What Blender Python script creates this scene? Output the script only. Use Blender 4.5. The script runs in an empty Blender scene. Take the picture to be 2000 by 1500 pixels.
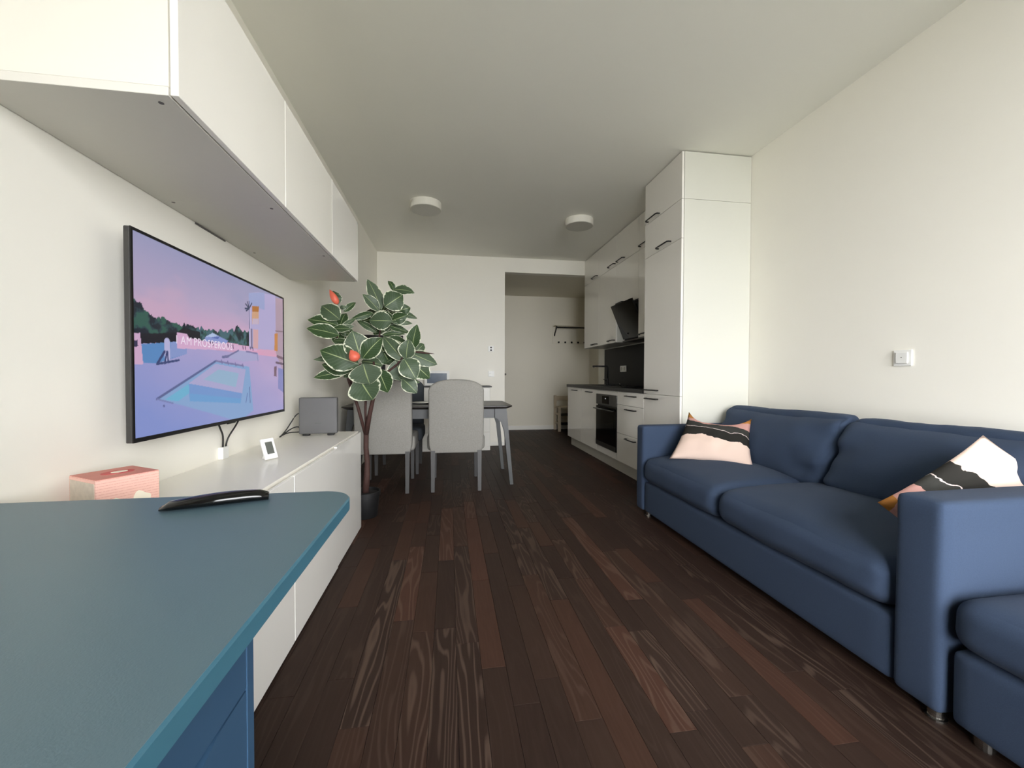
import bpy, bmesh, math, random
import numpy as np
from mathutils import Vector, Matrix, noise

random.seed(7)
C = bpy.context.scene.collection
SC = bpy.context.scene

# ------------------------------------------------------------------ camera
F_PX, YAW, PITCH, ROLL, CAM_H = 800.0, math.radians(8.697), math.radians(1.067), math.radians(0.177), 1.02
cam_d = bpy.data.cameras.new('camera'); cam = bpy.data.objects.new('camera', cam_d); C.objects.link(cam)
cam_d.sensor_width = 36.0; cam_d.lens = 36.0 * F_PX / 2000.0; cam_d.clip_start = 0.02
fw = Vector((math.sin(YAW) * math.cos(PITCH), math.cos(YAW) * math.cos(PITCH), -math.sin(PITCH)))
rt = Vector((math.cos(YAW), -math.sin(YAW), 0)); up = rt.cross(fw)
r2 = rt * math.cos(ROLL) + up * math.sin(ROLL); u2 = up * math.cos(ROLL) - rt * math.sin(ROLL)
M = Matrix((r2, u2, -fw)).transposed().to_4x4(); M.translation = (0, 0, CAM_H); cam.matrix_world = M
SC.camera = cam

# ------------------------------------------------------------------ light, exposure
REAR_Y = -1.4
WIN = (-0.10, 2.12, 0.05, 2.55)           # window opening x0 x1 z0 z1 in the rear wall
w = bpy.data.worlds.new('overcast_sky'); SC.world = w; w.use_nodes = True
bg = w.node_tree.nodes['Background']; bg.inputs[0].default_value = (0.97, 0.975, 1.0, 1); bg.inputs[1].default_value = 22.3
pl = bpy.data.lights.new('window_portal', 'AREA'); pl.shape = 'RECTANGLE'
pl.size = WIN[1] - WIN[0]; pl.size_y = WIN[3] - WIN[2]; pl.cycles.is_portal = True
po = bpy.data.objects.new('window_portal', pl); C.objects.link(po)
po.location = ((WIN[0] + WIN[1]) / 2, REAR_Y - 0.02, (WIN[2] + WIN[3]) / 2); po.rotation_euler = (math.pi / 2, 0, 0)
vs = SC.view_settings; vs.view_transform = 'Standard'; vs.look = 'None'; vs.exposure = 0.0; vs.gamma = 1.0; vs.use_curve_mapping = False
SC.cycles.max_bounces = 8; SC.cycles.diffuse_bounces = 6; SC.cycles.glossy_bounces = 3; SC.cycles.use_adaptive_sampling = True; SC.cycles.adaptive_threshold = 0.1; SC.cycles.adaptive_min_samples = 16
SC.cycles.transparent_max_bounces = 16; SC.cycles.sample_clamp_indirect = 6.0; SC.cycles.use_denoising = True
SC.cycles.caustics_reflective = False; SC.cycles.caustics_refractive = False

# ------------------------------------------------------------------ materials
def lin(c):
    f = lambda v: v / 12.92 if v <= 0.04045 else ((v + 0.055) / 1.055) ** 2.4
    return tuple(f(x / 255.0) for x in c) + (1.0,)

MATS = {}
def mat(name, col, rough=0.5, metal=0.0, spec=0.5, var=0.04, scale=30.0, bump=0.0, bscale=200.0, coat=0.0, sheen=0.0):
    m = bpy.data.materials.new(name); m.use_nodes = True; nt = m.node_tree; N = nt.nodes; L = nt.links
    b = N['Principled BSDF']; c = lin(col)
    tc = N.new('ShaderNodeTexCoord'); nz = N.new('ShaderNodeTexNoise'); nz.inputs['Scale'].default_value = scale; nz.inputs['Detail'].default_value = 4
    L.new(tc.outputs['Object'], nz.inputs['Vector'])
    mx = N.new('ShaderNodeMix'); mx.data_type = 'RGBA'
    mx.inputs[6].default_value = tuple(v * (1 - var) for v in c[:3]) + (1,)
    mx.inputs[7].default_value = tuple(min(1, v * (1 + var)) for v in c[:3]) + (1,)
    L.new(nz.outputs[0], mx.inputs[0]); L.new(mx.outputs[2], b.inputs['Base Color'])
    b.inputs['Roughness'].default_value = rough; b.inputs['Metallic'].default_value = metal
    b.inputs['Specular IOR Level'].default_value = spec
    b.inputs['Coat Weight'].default_value = coat; b.inputs['Coat Roughness'].default_value = 0.05
    b.inputs['Sheen Weight'].default_value = sheen; b.inputs['Sheen Roughness'].default_value = 0.5
    if bump:
        n2 = N.new('ShaderNodeTexNoise'); n2.inputs['Scale'].default_value = bscale; n2.inputs['Detail'].default_value = 3
        L.new(tc.outputs['Object'], n2.inputs['Vector'])
        bp = N.new('ShaderNodeBump'); bp.inputs['Strength'].default_value = bump; bp.inputs['Distance'].default_value = 0.002
        L.new(n2.outputs[0], bp.inputs['Height']); L.new(bp.outputs[0], b.inputs['Normal'])
    MATS[name] = m; return m

mat('wall_paint', (247, 244, 234), 0.75, spec=0.3, var=0.015, scale=3)
mat('ceiling_paint', (243, 242, 234), 0.85, spec=0.2, var=0.015, scale=2)
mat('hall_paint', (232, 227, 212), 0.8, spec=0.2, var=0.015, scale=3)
mat('trim_white', (236, 234, 226), 0.4, var=0.01)
mat('cab_white', (244, 241, 232), 0.28, var=0.008, scale=6)
mat('cab_white_dimmed', (222, 219, 208), 0.32, var=0.008, scale=6)  # cabinet white, darkened to offset direct window light on the upper cabinet bodies
mat('cab_gloss', (248, 246, 240), 0.07, var=0.008, scale=6, coat=0.4)
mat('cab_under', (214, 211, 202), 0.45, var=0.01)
mat('kitchen_gloss', (240, 237, 230), 0.12, var=0.01, scale=5, coat=0.2)
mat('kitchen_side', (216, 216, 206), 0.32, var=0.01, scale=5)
mat('plinth_grey', (198, 195, 184), 0.4, var=0.02)
mat('black_metal', (20, 19, 18), 0.4, var=0.1)
mat('black_glass', (10, 10, 10), 0.08, var=0.05)
mat('black_matte', (18, 18, 17), 0.6, var=0.1)
mat('worktop_dark', (32, 30, 28), 0.35, spec=0.25, var=0.15, scale=40)
mat('splash_dark', (17, 17, 16), 0.45, spec=0.15, var=0.05, scale=10)
mat('oven_steel', (70, 68, 64), 0.3, metal=0.7, var=0.05)
mat('steel', (190, 188, 182), 0.25, metal=1.0, var=0.03)
mat('tv_frame', (54, 53, 51), 0.4, var=0.05)
mat('tv_bezel', (14, 13, 14), 0.3, var=0.05)
mat('cable_black', (22, 22, 22), 0.5)
mat('sofa_navy', (56, 69, 90), 0.92, spec=0.12, var=0.14, scale=300, bump=0.35, bscale=900, sheen=0.03)
mat('sofa_seam', (30, 36, 48), 0.95, spec=0.1, var=0.05)
mat('chair_grey', (146, 144, 138), 0.95, spec=0.1, var=0.22, scale=110, bump=0.5, bscale=500)
mat('chair_slate', (74, 79, 84), 0.95, spec=0.1, var=0.10, scale=160, bump=0.5, bscale=500)
mat('chair_leg', (54, 53, 52), 0.5, var=0.08)
mat('table_top', (40, 35, 32), 0.35, spec=0.3, var=0.12, scale=20)
mat('table_leg', (66, 68, 68), 0.45, var=0.08, scale=20)
mat('desk_top', (88, 112, 122), 0.42, var=0.03, scale=5, bump=0.1, bscale=500)
mat('desk_edge', (60, 104, 122), 0.35, var=0.03)
mat('desk_drawer', (46, 74, 100), 0.45, var=0.03, scale=5)
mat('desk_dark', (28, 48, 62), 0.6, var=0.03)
mat('trunk', (64, 40, 34), 0.75, var=0.35, scale=60, bump=0.6, bscale=120)
mat('bud', (226, 108, 84), 0.45, var=0.15, scale=30)
mat('pot', (11, 11, 12), 0.6, var=0.08)
mat('soil', (28, 22, 18), 0.95, var=0.3, scale=80, bump=1.0, bscale=90)
mat('router_grey', (84, 84, 84), 0.5, var=0.03)
mat('plastic_white', (240, 240, 236), 0.4, var=0.01)
mat('lcd_grey', (92, 95, 90), 0.25, var=0.04)
mat('lamp_white', (236, 233, 222), 0.5, var=0.01)
mat('lamp_diffuser', (205, 203, 194), 0.5, var=0.01)
mat('screw_grey', (96, 92, 88), 0.5)
mat('wood_pale', (196, 182, 158), 0.6, var=0.1, scale=20)
mat('plate_glass', (214, 214, 208), 0.15, var=0.02)
mat('photo_blue', (66, 84, 104), 0.3, var=0.3, scale=12)
mat('ground_grey', (120, 120, 112), 0.9, var=0.1, scale=0.5)
mat('floor_base', (26, 18, 15), 0.9)

def floor_mat():
    m = bpy.data.materials.new('floor_oak'); m.use_nodes = True; nt = m.node_tree; N = nt.nodes; L = nt.links
    b = N['Principled BSDF']
    oi = N.new('ShaderNodeObjectInfo'); ge = N.new('ShaderNodeNewGeometry')
    ad = N.new('ShaderNodeMath'); ad.operation = 'ADD'; L.new(oi.outputs['Random'], ad.inputs[0]); L.new(ge.outputs['Random Per Island'], ad.inputs[1])
    fr = N.new('ShaderNodeMath'); fr.operation = 'FRACT'; L.new(ad.outputs[0], fr.inputs[0])
    base = N.new('ShaderNodeValToRGB'); cr = base.color_ramp
    cr.elements[0].color = lin((48, 36, 31)); cr.elements[1].color = lin((72, 49, 40))
    e = cr.elements.new(0.55); e.color = lin((53, 40, 34)); e = cr.elements.new(0.85); e.color = lin((62, 44, 36))
    L.new(fr.outputs[0], base.inputs[0])
    off = N.new('ShaderNodeVectorMath'); off.operation = 'SCALE'; off.inputs[0].default_value = (7.3, 13.1, 3.7); L.new(fr.outputs[0], off.inputs[3])
    add = N.new('ShaderNodeVectorMath'); add.operation = 'ADD'; L.new(ge.outputs['Position'], add.inputs[0]); L.new(off.outputs[0], add.inputs[1])
    mp = N.new('ShaderNodeMapping'); mp.inputs['Scale'].default_value = (10.0, 1.0, 1.0); L.new(add.outputs[0], mp.inputs[0])
    gn = N.new('ShaderNodeTexNoise'); gn.inputs['Scale'].default_value = 1.0; gn.inputs['Detail'].default_value = 2.2; gn.inputs['Roughness'].default_value = 0.35; L.new(mp.outputs[0], gn.inputs['Vector'])
    g1 = N.new('ShaderNodeMath'); g1.operation = 'MULTIPLY'; g1.inputs[1].default_value = 85.0; L.new(gn.outputs[0], g1.inputs[0])
    g2 = N.new('ShaderNodeMath'); g2.operation = 'SINE'; L.new(g1.outputs[0], g2.inputs[0])
    g3 = N.new('ShaderNodeMapRange'); g3.inputs[1].default_value = -1.0; g3.inputs[2].default_value = 1.0; L.new(g2.outputs[0], g3.inputs[0])
    rp = N.new('ShaderNodeValToRGB'); rp.color_ramp.elements[0].position = 0.62; rp.color_ramp.elements[1].position = 0.98
    rp.color_ramp.elements[0].color = (0, 0, 0, 1); rp.color_ramp.elements[1].color = (1, 1, 1, 1); L.new(g3.outputs[0], rp.inputs[0])
    # only some boards show strong cathedral grain
    f2 = N.new('ShaderNodeMath'); f2.operation = 'MULTIPLY'; f2.inputs[1].default_value = 7.13; L.new(fr.outputs[0], f2.inputs[0])
    f3 = N.new('ShaderNodeMath'); f3.operation = 'FRACT'; L.new(f2.outputs[0], f3.inputs[0])
    mr = N.new('ShaderNodeMapRange'); mr.inputs[1].default_value = 0.5; mr.inputs[2].default_value = 0.98; mr.inputs[3].default_value = 0.03; mr.inputs[4].default_value = 0.42
    L.new(f3.outputs[0], mr.inputs[0])
    mu = N.new('ShaderNodeMath'); mu.operation = 'MULTIPLY'; L.new(rp.outputs[0], mu.inputs[0]); L.new(mr.outputs[0], mu.inputs[1])
    mx = N.new('ShaderNodeMix'); mx.data_type = 'RGBA'; mx.inputs[7].default_value = lin((106, 88, 76))
    L.new(mu.outputs[0], mx.inputs[0]); L.new(base.outputs[0], mx.inputs[6])
    fine = N.new('ShaderNodeTexNoise'); fine.inputs['Scale'].default_value = 90; fine.inputs['Detail'].default_value = 5
    mp2 = N.new('ShaderNodeMapping'); mp2.inputs['Scale'].default_value = (1.6, 0.06, 1); L.new(add.outputs[0], mp2.inputs[0]); L.new(mp2.outputs[0], fine.inputs['Vector'])
    mx2 = N.new('ShaderNodeMix'); mx2.data_type = 'RGBA'; mx2.blend_type = 'MULTIPLY'; mx2.inputs[0].default_value = 0.55
    cr2 = N.new('ShaderNodeValToRGB'); cr2.color_ramp.elements[0].color = (0.55, 0.55, 0.55, 1); cr2.color_ramp.elements[1].color = (1.25, 1.25, 1.25, 1)
    L.new(fine.outputs[0], cr2.inputs[0]); L.new(mx.outputs[2], mx2.inputs[6]); L.new(cr2.outputs[0], mx2.inputs[7])
    L.new(mx2.outputs[2], b.inputs['Base Color'])
    b.inputs['Roughness'].default_value = 0.5; b.inputs['Specular IOR Level'].default_value = 0.09
    bp = N.new('ShaderNodeBump'); bp.inputs['Strength'].default_value = 0.25; bp.inputs['Distance'].default_value = 0.001
    L.new(fine.outputs[0], bp.inputs['Height']); L.new(bp.outputs[0], b.inputs['Normal'])
    MATS['floor_oak'] = m
floor_mat()

def leaf_mat():
    m = bpy.data.materials.new('leaf'); m.use_nodes = True; nt = m.node_tree; N = nt.nodes; L = nt.links
    b = N['Principled BSDF']
    uv = N.new('ShaderNodeUVMap'); sp = N.new('ShaderNodeSeparateXYZ'); L.new(uv.outputs[0], sp.inputs[0])
    oi = N.new('ShaderNodeObjectInfo')
    # distance from the midrib 0..1
    s1 = N.new('ShaderNodeMath'); s1.operation = 'SUBTRACT'; L.new(sp.outputs[1], s1.inputs[0]); s1.inputs[1].default_value = 0.5
    s2 = N.new('ShaderNodeMath'); s2.operation = 'ABSOLUTE'; L.new(s1.outputs[0], s2.inputs[0])
    s3 = N.new('ShaderNodeMath'); s3.operation = 'MULTIPLY'; s3.inputs[1].default_value = 2.0; L.new(s2.outputs[0], s3.inputs[0])
    co = N.new('ShaderNodeVectorMath'); co.operation = 'ADD'; L.new(uv.outputs[0], co.inputs[0]); L.new(oi.outputs['Random'], co.inputs[1])
    mp = N.new('ShaderNodeMapping'); mp.inputs['Scale'].default_value = (7, 5, 1); L.new(co.outputs[0], mp.inputs[0])
    nz = N.new('ShaderNodeTexNoise'); nz.inputs['Scale'].default_value = 1.6; nz.inputs['Detail'].default_value = 5; L.new(mp.outputs[0], nz.inputs['Vector'])
    n1 = N.new('ShaderNodeMath'); n1.operation = 'MULTIPLY_ADD'; L.new(nz.outputs[0], n1.inputs[0]); n1.inputs[1].default_value = 0.42; L.new(s3.outputs[0], n1.inputs[2])
    edge = N.new('ShaderNodeMapRange'); edge.inputs[1].default_value = 1.09; edge.inputs[2].default_value = 1.15; L.new(n1.outputs[0], edge.inputs[0])
    # side veins
    v1 = N.new('ShaderNodeMath'); v1.operation = 'MULTIPLY_ADD'; L.new(s3.outputs[0], v1.inputs[0]); v1.inputs[1].default_value = -0.28; L.new(sp.outputs[0], v1.inputs[2])
    v2 = N.new('ShaderNodeMath'); v2.operation = 'MULTIPLY'; v2.inputs[1].default_value = 60.0; L.new(v1.outputs[0], v2.inputs[0])
    v3 = N.new('ShaderNodeMath'); v3.operation = 'SINE'; L.new(v2.outputs[0], v3.inputs[0])
    v4 = N.new('ShaderNodeMapRange'); v4.inputs[1].default_value = 0.2; v4.inputs[2].default_value = 1.0; v4.inputs[4].default_value = 0.5; L.new(v3.outputs[0], v4.inputs[0])
    green = N.new('ShaderNodeMix'); green.data_type = 'RGBA'; green.inputs[6].default_value = lin((46, 68, 36)); green.inputs[7].default_value = lin((88, 108, 78))
    nz2 = N.new('ShaderNodeTexNoise'); nz2.inputs['Scale'].default_value = 3.0; L.new(mp.outputs[0], nz2.inputs['Vector'])
    vv = N.new('ShaderNodeMath'); vv.operation = 'MULTIPLY'; L.new(v4.outputs[0], vv.inputs[0]); L.new(nz2.outputs[0], vv.inputs[1]); L.new(vv.outputs[0], green.inputs[0])
    gm = N.new('ShaderNodeMix'); gm.data_type = 'RGBA'; gm.inputs[7].default_value = lin((98, 110, 94)); L.new(green.outputs[2], gm.inputs[6])
    gr = N.new('ShaderNodeMapRange'); gr.inputs[1].default_value = 0.4; gr.inputs[4].default_value = 0.55; L.new(oi.outputs['Random'], gr.inputs[0]); L.new(gr.outputs[0], gm.inputs[0])
    mid = N.new('ShaderNodeMapRange'); mid.inputs[1].default_value = 0.05; mid.inputs[2].default_value = 0.02; L.new(s3.outputs[0], mid.inputs[0])
    mm = N.new('ShaderNodeMix'); mm.data_type = 'RGBA'; mm.inputs[7].default_value = lin((150, 164, 116)); L.new(mid.outputs[0], mm.inputs[0]); L.new(gm.outputs[2], mm.inputs[6])
    mx = N.new('ShaderNodeMix'); mx.data_type = 'RGBA'; mx.inputs[7].default_value = lin((212, 216, 190))
    L.new(edge.outputs[0], mx.inputs[0]); L.new(mm.outputs[2], mx.inputs[6]); L.new(mx.outputs[2], b.inputs['Base Color'])
    b.inputs['Roughness'].default_value = 0.45; b.inputs['Specular IOR Level'].default_value = 0.3
    MATS['leaf'] = m
leaf_mat()

def pillow_mat():
    m = bpy.data.materials.new('pillow_print'); m.use_nodes = True; nt = m.node_tree; N = nt.nodes; L = nt.links
    b = N['Principled BSDF']; uv = N.new('ShaderNodeUVMap'); sp = N.new('ShaderNodeSeparateXYZ'); L.new(uv.outputs[0], sp.inputs[0])
    nz = N.new('ShaderNodeTexNoise'); nz.inputs['Scale'].default_value = 3.2; nz.inputs['Detail'].default_value = 4; nz.inputs['Roughness'].default_value = 0.55; L.new(uv.outputs[0], nz.inputs['Vector'])
    a = N.new('ShaderNodeMath'); a.operation = 'MULTIPLY_ADD'; L.new(sp.outputs[0], a.inputs[0]); a.inputs[1].default_value = 0.12; L.new(sp.outputs[1], a.inputs[2])
    c = N.new('ShaderNodeMath'); c.operation = 'MULTIPLY_ADD'; L.new(nz.outputs[0], c.inputs[0]); c.inputs[1].default_value = 0.22; L.new(a.outputs[0], c.inputs[2])
    # white line follows the band; ochre lives in the two upper corners
    rp = N.new('ShaderNodeValToRGB'); r = rp.color_ramp; r.interpolation = 'CONSTANT'
    st = [(0.0, (224, 200, 186)), (0.60, (44, 43, 40)), (0.775, (216, 200, 196)), (0.788, (58, 58, 55)), (0.94, (196, 150, 142))]
    r.elements[0].position = 0; r.elements[0].color = lin(st[0][1]); r.elements[1].position = st[1][0]; r.elements[1].color = lin(st[1][1])
    for p_, c_ in st[2:]:
        e = r.elements.new(p_); e.color = lin(c_)
    L.new(c.outputs[0], rp.inputs[0])
    d1 = N.new('ShaderNodeMath'); d1.operation = 'SUBTRACT'; L.new(sp.outputs[0], d1.inputs[0]); d1.inputs[1].default_value = 0.5
    d2 = N.new('ShaderNodeMath'); d2.operation = 'ABSOLUTE'; L.new(d1.outputs[0], d2.inputs[0])
    d3 = N.new('ShaderNodeMath'); d3.operation = 'MULTIPLY_ADD'; L.new(d2.outputs[0], d3.inputs[0]); d3.inputs[1].default_value = 0.55; L.new(sp.outputs[1], d3.inputs[2])
    d4 = N.new('ShaderNodeMath'); d4.operation = 'MULTIPLY_ADD'; L.new(nz.outputs[0], d4.inputs[0]); d4.inputs[1].default_value = 0.2; L.new(d3.outputs[0], d4.inputs[2])
    d5 = N.new('ShaderNodeMath'); d5.operation = 'GREATER_THAN'; L.new(d4.outputs[0], d5.inputs[0]); d5.inputs[1].default_value = 1.24
    mx = N.new('ShaderNodeMix'); mx.data_type = 'RGBA'; mx.inputs[7].default_value = lin((176, 120, 62)); L.new(d5.outputs[0], mx.inputs[0]); L.new(rp.outputs[0], mx.inputs[6])
    L.new(mx.outputs[2], b.inputs['Base Color']); b.inputs['Roughness'].default_value = 0.9; b.inputs['Specular IOR Level'].default_value = 0.1
    n3 = N.new('ShaderNodeTexNoise'); n3.inputs['Scale'].default_value = 250; L.new(uv.outputs[0], n3.inputs['Vector'])
    bp = N.new('ShaderNodeBump'); bp.inputs['Strength'].default_value = 0.3; bp.inputs['Distance'].default_value = 0.001; L.new(n3.outputs[0], bp.inputs['Height']); L.new(bp.outputs[0], b.inputs['Normal'])
    MATS['pillow_print'] = m
pillow_mat()

def glass_mat():
    m = bpy.data.materials.new('window_glass'); m.use_nodes = True; nt = m.node_tree; N = nt.nodes; L = nt.links
    N.remove(N['Principled BSDF']); t = N.new('ShaderNodeBsdfTransparent'); g = N.new('ShaderNodeBsdfGlossy'); g.inputs['Roughness'].default_value = 0.02
    f = N.new('ShaderNodeFresnel'); f.inputs[0].default_value = 1.45; x = N.new('ShaderNodeMixShader')
    L.new(f.outputs[0], x.inputs[0]); L.new(t.outputs[0], x.inputs[1]); L.new(g.outputs[0], x.inputs[2]); L.new(x.outputs[0], N['Material Output'].inputs[0])
    MATS['window_glass'] = m
glass_mat()

def carton_mat():
    m = bpy.data.materials.new('carton_pink'); m.use_nodes = True; nt = m.node_tree; N = nt.nodes; L = nt.links
    b = N['Principled BSDF']; tc = N.new('ShaderNodeTexCoord'); sp = N.new('ShaderNodeSeparateXYZ'); L.new(tc.outputs['Object'], sp.inputs[0])
    k = N.new('ShaderNodeMath'); k.operation = 'MULTIPLY'; k.inputs[1].default_value = 900; L.new(sp.outputs[2], k.inputs[0])
    s = N.new('ShaderNodeMath'); s.operation = 'SINE'; L.new(k.outputs[0], s.inputs[0])
    nz = N.new('ShaderNodeTexNoise'); nz.inputs['Scale'].default_value = 260; L.new(tc.outputs['Object'], nz.inputs['Vector'])
    q = N.new('ShaderNodeMath'); q.operation = 'MULTIPLY'; L.new(s.outputs[0], q.inputs[0]); L.new(nz.outputs[0], q.inputs[1])
    g = N.new('ShaderNodeMapRange'); g.inputs[1].default_value = 0.28; g.inputs[2].default_value = 0.5; g.inputs[4].default_value = 0.55; L.new(q.outputs[0], g.inputs[0])
    mx = N.new('ShaderNodeMix'); mx.data_type = 'RGBA'; mx.inputs[6].default_value = lin((236, 190, 176)); mx.inputs[7].default_value = lin((206, 140, 128)); L.new(g.outputs[0], mx.inputs[0])
    L.new(mx.outputs[2], b.inputs['Base Color']); b.inputs['Roughness'].default_value = 0.6
    MATS['carton_pink'] = m
carton_mat(); mat('carton_top', (206, 134, 122), 0.6, var=0.08); mat('carton_cream', (242, 234, 214), 0.6); mat('carton_grey', (196, 184, 168), 0.6, var=0.2, scale=60); mat('carton_red', (200, 86, 84), 0.6, var=0.1)

def screen_mat(name, strength):
    m = bpy.data.materials.new(name); m.use_nodes = True; nt = m.node_tree; N = nt.nodes; L = nt.links
    b = N['Principled BSDF']; at = N.new('ShaderNodeAttribute'); at.attribute_name = 'picture'
    b.inputs['Base Color'].default_value = (0.01, 0.01, 0.012, 1); b.inputs['Roughness'].default_value = 0.25
    L.new(at.outputs['Color'], b.inputs['Emission Color']); b.inputs['Emission Strength'].default_value = strength
    MATS[name] = m
screen_mat('tv_picture', 0.92)
def emis(name, col, s):
    m = mat(name, (10, 10, 10), 0.4); b = m.node_tree.nodes['Principled BSDF']; b.inputs['Emission Color'].default_value = lin(col); b.inputs['Emission Strength'].default_value = s
emis('tv_text', (236, 222, 238), 0.95)
emis('oven_led', (235, 240, 240), 0.9)

# ------------------------------------------------------------------ builders
def woff(o):
    v = Vector((0, 0, 0))
    while o is not None:
        v += Vector(o.location); o = o.parent
    return v

def link(name, me, m, parent=None, local=False, smooth=False, base=False):
    """mesh in world coordinates -> object; under a parent the mesh is shifted to the parent's origin"""
    o = bpy.data.objects.new(name, me); C.objects.link(o)
    if m is not None and not me.materials: me.materials.append(MATS[m])
    if parent is not None:
        if not local: me.transform(Matrix.Translation(-woff(parent)))
        o.parent = parent
    elif base:
        co = np.array([v.co[:] for v in me.vertices]); lo, hi = co.min(0), co.max(0)
        p = Vector(((lo[0] + hi[0]) / 2, (lo[1] + hi[1]) / 2, lo[2])); me.transform(Matrix.Translation(-p)); o.location = p
    if smooth:
        for f in me.polygons: f.use_smooth = True
    return o

def tag(o, label=None, cat=None, group=None, kind=None):
    if label: o['label'] = label
    if cat: o['category'] = cat
    if group: o['group'] = group
    if kind: o['kind'] = kind
    return o

def thing(name, label, cat, loc, rz=0.0, group=None):
    o = bpy.data.objects.new(name, None); C.objects.link(o); o.empty_display_size = 0.05
    o.location = loc; o.rotation_euler = (0, 0, rz); return tag(o, label, cat, group)

class MB:
    def __init__(s): s.bm = bmesh.new()
    def box(s, x0, x1, y0, y1, z0, z1, bev=0.0, seg=1):
        r = bmesh.ops.create_cube(s.bm, size=1.0)
        for v in r['verts']:
            v.co = Vector(((x0 + x1) / 2 + v.co.x * (x1 - x0), (y0 + y1) / 2 + v.co.y * (y1 - y0), (z0 + z1) / 2 + v.co.z * (z1 - z0)))
        if bev:
            es = list({e for v in r['verts'] for e in v.link_edges})
            bmesh.ops.bevel(s.bm, geom=es, offset=bev, segments=seg, affect='EDGES', profile=0.5)
        return s
    def prism(s, poly, axis, a, b):
        """polygon in the two other axes, extruded from a to b along axis"""
        def P(p, h):
            return {'x': (h, p[0], p[1]), 'y': (p[0], h, p[1]), 'z': (p[0], p[1], h)}[axis]
        A = [s.bm.verts.new(P(p, a)) for p in poly]; B = [s.bm.verts.new(P(p, b)) for p in poly]
        n = len(poly); s.bm.faces.new(A); s.bm.faces.new(B[::-1])
        for i in range(n): s.bm.faces.new((A[i], B[i], B[(i + 1) % n], A[(i + 1) % n]))
        return s
    def tube(s, pts, r, n=8, caps=True):
        pts = [Vector(p) for p in pts]; rs = r if isinstance(r, (list, tuple)) else [r] * len(pts); rings = []
        ref = Vector((0.31, 0.17, 0.93)).normalized()
        for i, p in enumerate(pts):
            d = (pts[min(i + 1, len(pts) - 1)] - pts[max(i - 1, 0)]).normalized()
            if abs(d.dot(ref)) > 0.95: ref = Vector((1, 0, 0))
            a = d.cross(ref).normalized(); b = d.cross(a); 
            rings.append([s.bm.verts.new(p + (a * math.cos(t) + b * math.sin(t)) * rs[i]) for t in [2 * math.pi * k / n for k in range(n)]])
        for i in range(len(rings) - 1):
            for k in range(n): s.bm.faces.new((rings[i][k], rings[i][(k + 1) % n], rings[i + 1][(k + 1) % n], rings[i + 1][k]))
        if caps: s.bm.faces.new(rings[0][::-1]); s.bm.faces.new(rings[-1])
        return s
    def lathe(s, prof, c, n=40, axis='z'):
        rings = []
        for r, h in prof:
            if r < 1e-6:
                q = {'z': (c[0], c[1], c[2] + h), 'x': (c[0] + h, c[1], c[2]), 'y': (c[0], c[1] + h, c[2])}[axis]; rings.append([s.bm.verts.new(q)])
            else:
                ring = []
                for k in range(n):
                    a = 2 * math.pi * k / n; u, v = r * math.cos(a), r * math.sin(a)
                    q = {'z': (c[0] + u, c[1] + v, c[2] + h), 'x': (c[0] + h, c[1] + u, c[2] + v), 'y': (c[0] + u, c[1] + h, c[2] + v)}[axis]
                    ring.append(s.bm.verts.new(q))
                rings.append(ring)
        for A, B in zip(rings, rings[1:]):
            for k in range(n):
                a, b = A[k % len(A)], A[(k + 1) % len(A)]; c_, d = B[(k + 1) % len(B)], B[k % len(B)]
                f = [v for i, v in enumerate((a, b, c_, d)) if v not in (a, b, c_, d)[:i]]
                if len(f) > 2: s.bm.faces.new(f)
        return s
    def loft(s, sections):
        """sections: lists of points of equal count"""
        R = [[s.bm.verts.new(p) for p in sec] for sec in sections]; n = len(R[0])
        for A, B in zip(R, R[1:]):
            for k in range(n): s.bm.faces.new((A[k], A[(k + 1) % n], B[(k + 1) % n], B[k]))
        s.bm.faces.new(R[0][::-1]); s.bm.faces.new(R[-1]); return s
    def mesh(s, name):
        bmesh.ops.recalc_face_normals(s.bm, faces=s.bm.faces[:])
        me = bpy.data.meshes.new(name); s.bm.to_mesh(me); s.bm.free(); return me
    def build(s, name, m, parent=None, local=False, smooth=False, base=False):
        return link(name, s.mesh(name), m, parent, local, smooth, base)

def smooth_angle(o, ang=40):
    me = o.data
    for f in me.polygons: f.use_smooth = True
    bm = bmesh.new(); bm.from_mesh(me)
    for e in bm.edges:
        if len(e.link_faces) == 2 and e.calc_face_angle(0) > math.radians(ang): e.smooth = False
    bm.to_mesh(me); bm.free(); return o

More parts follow.
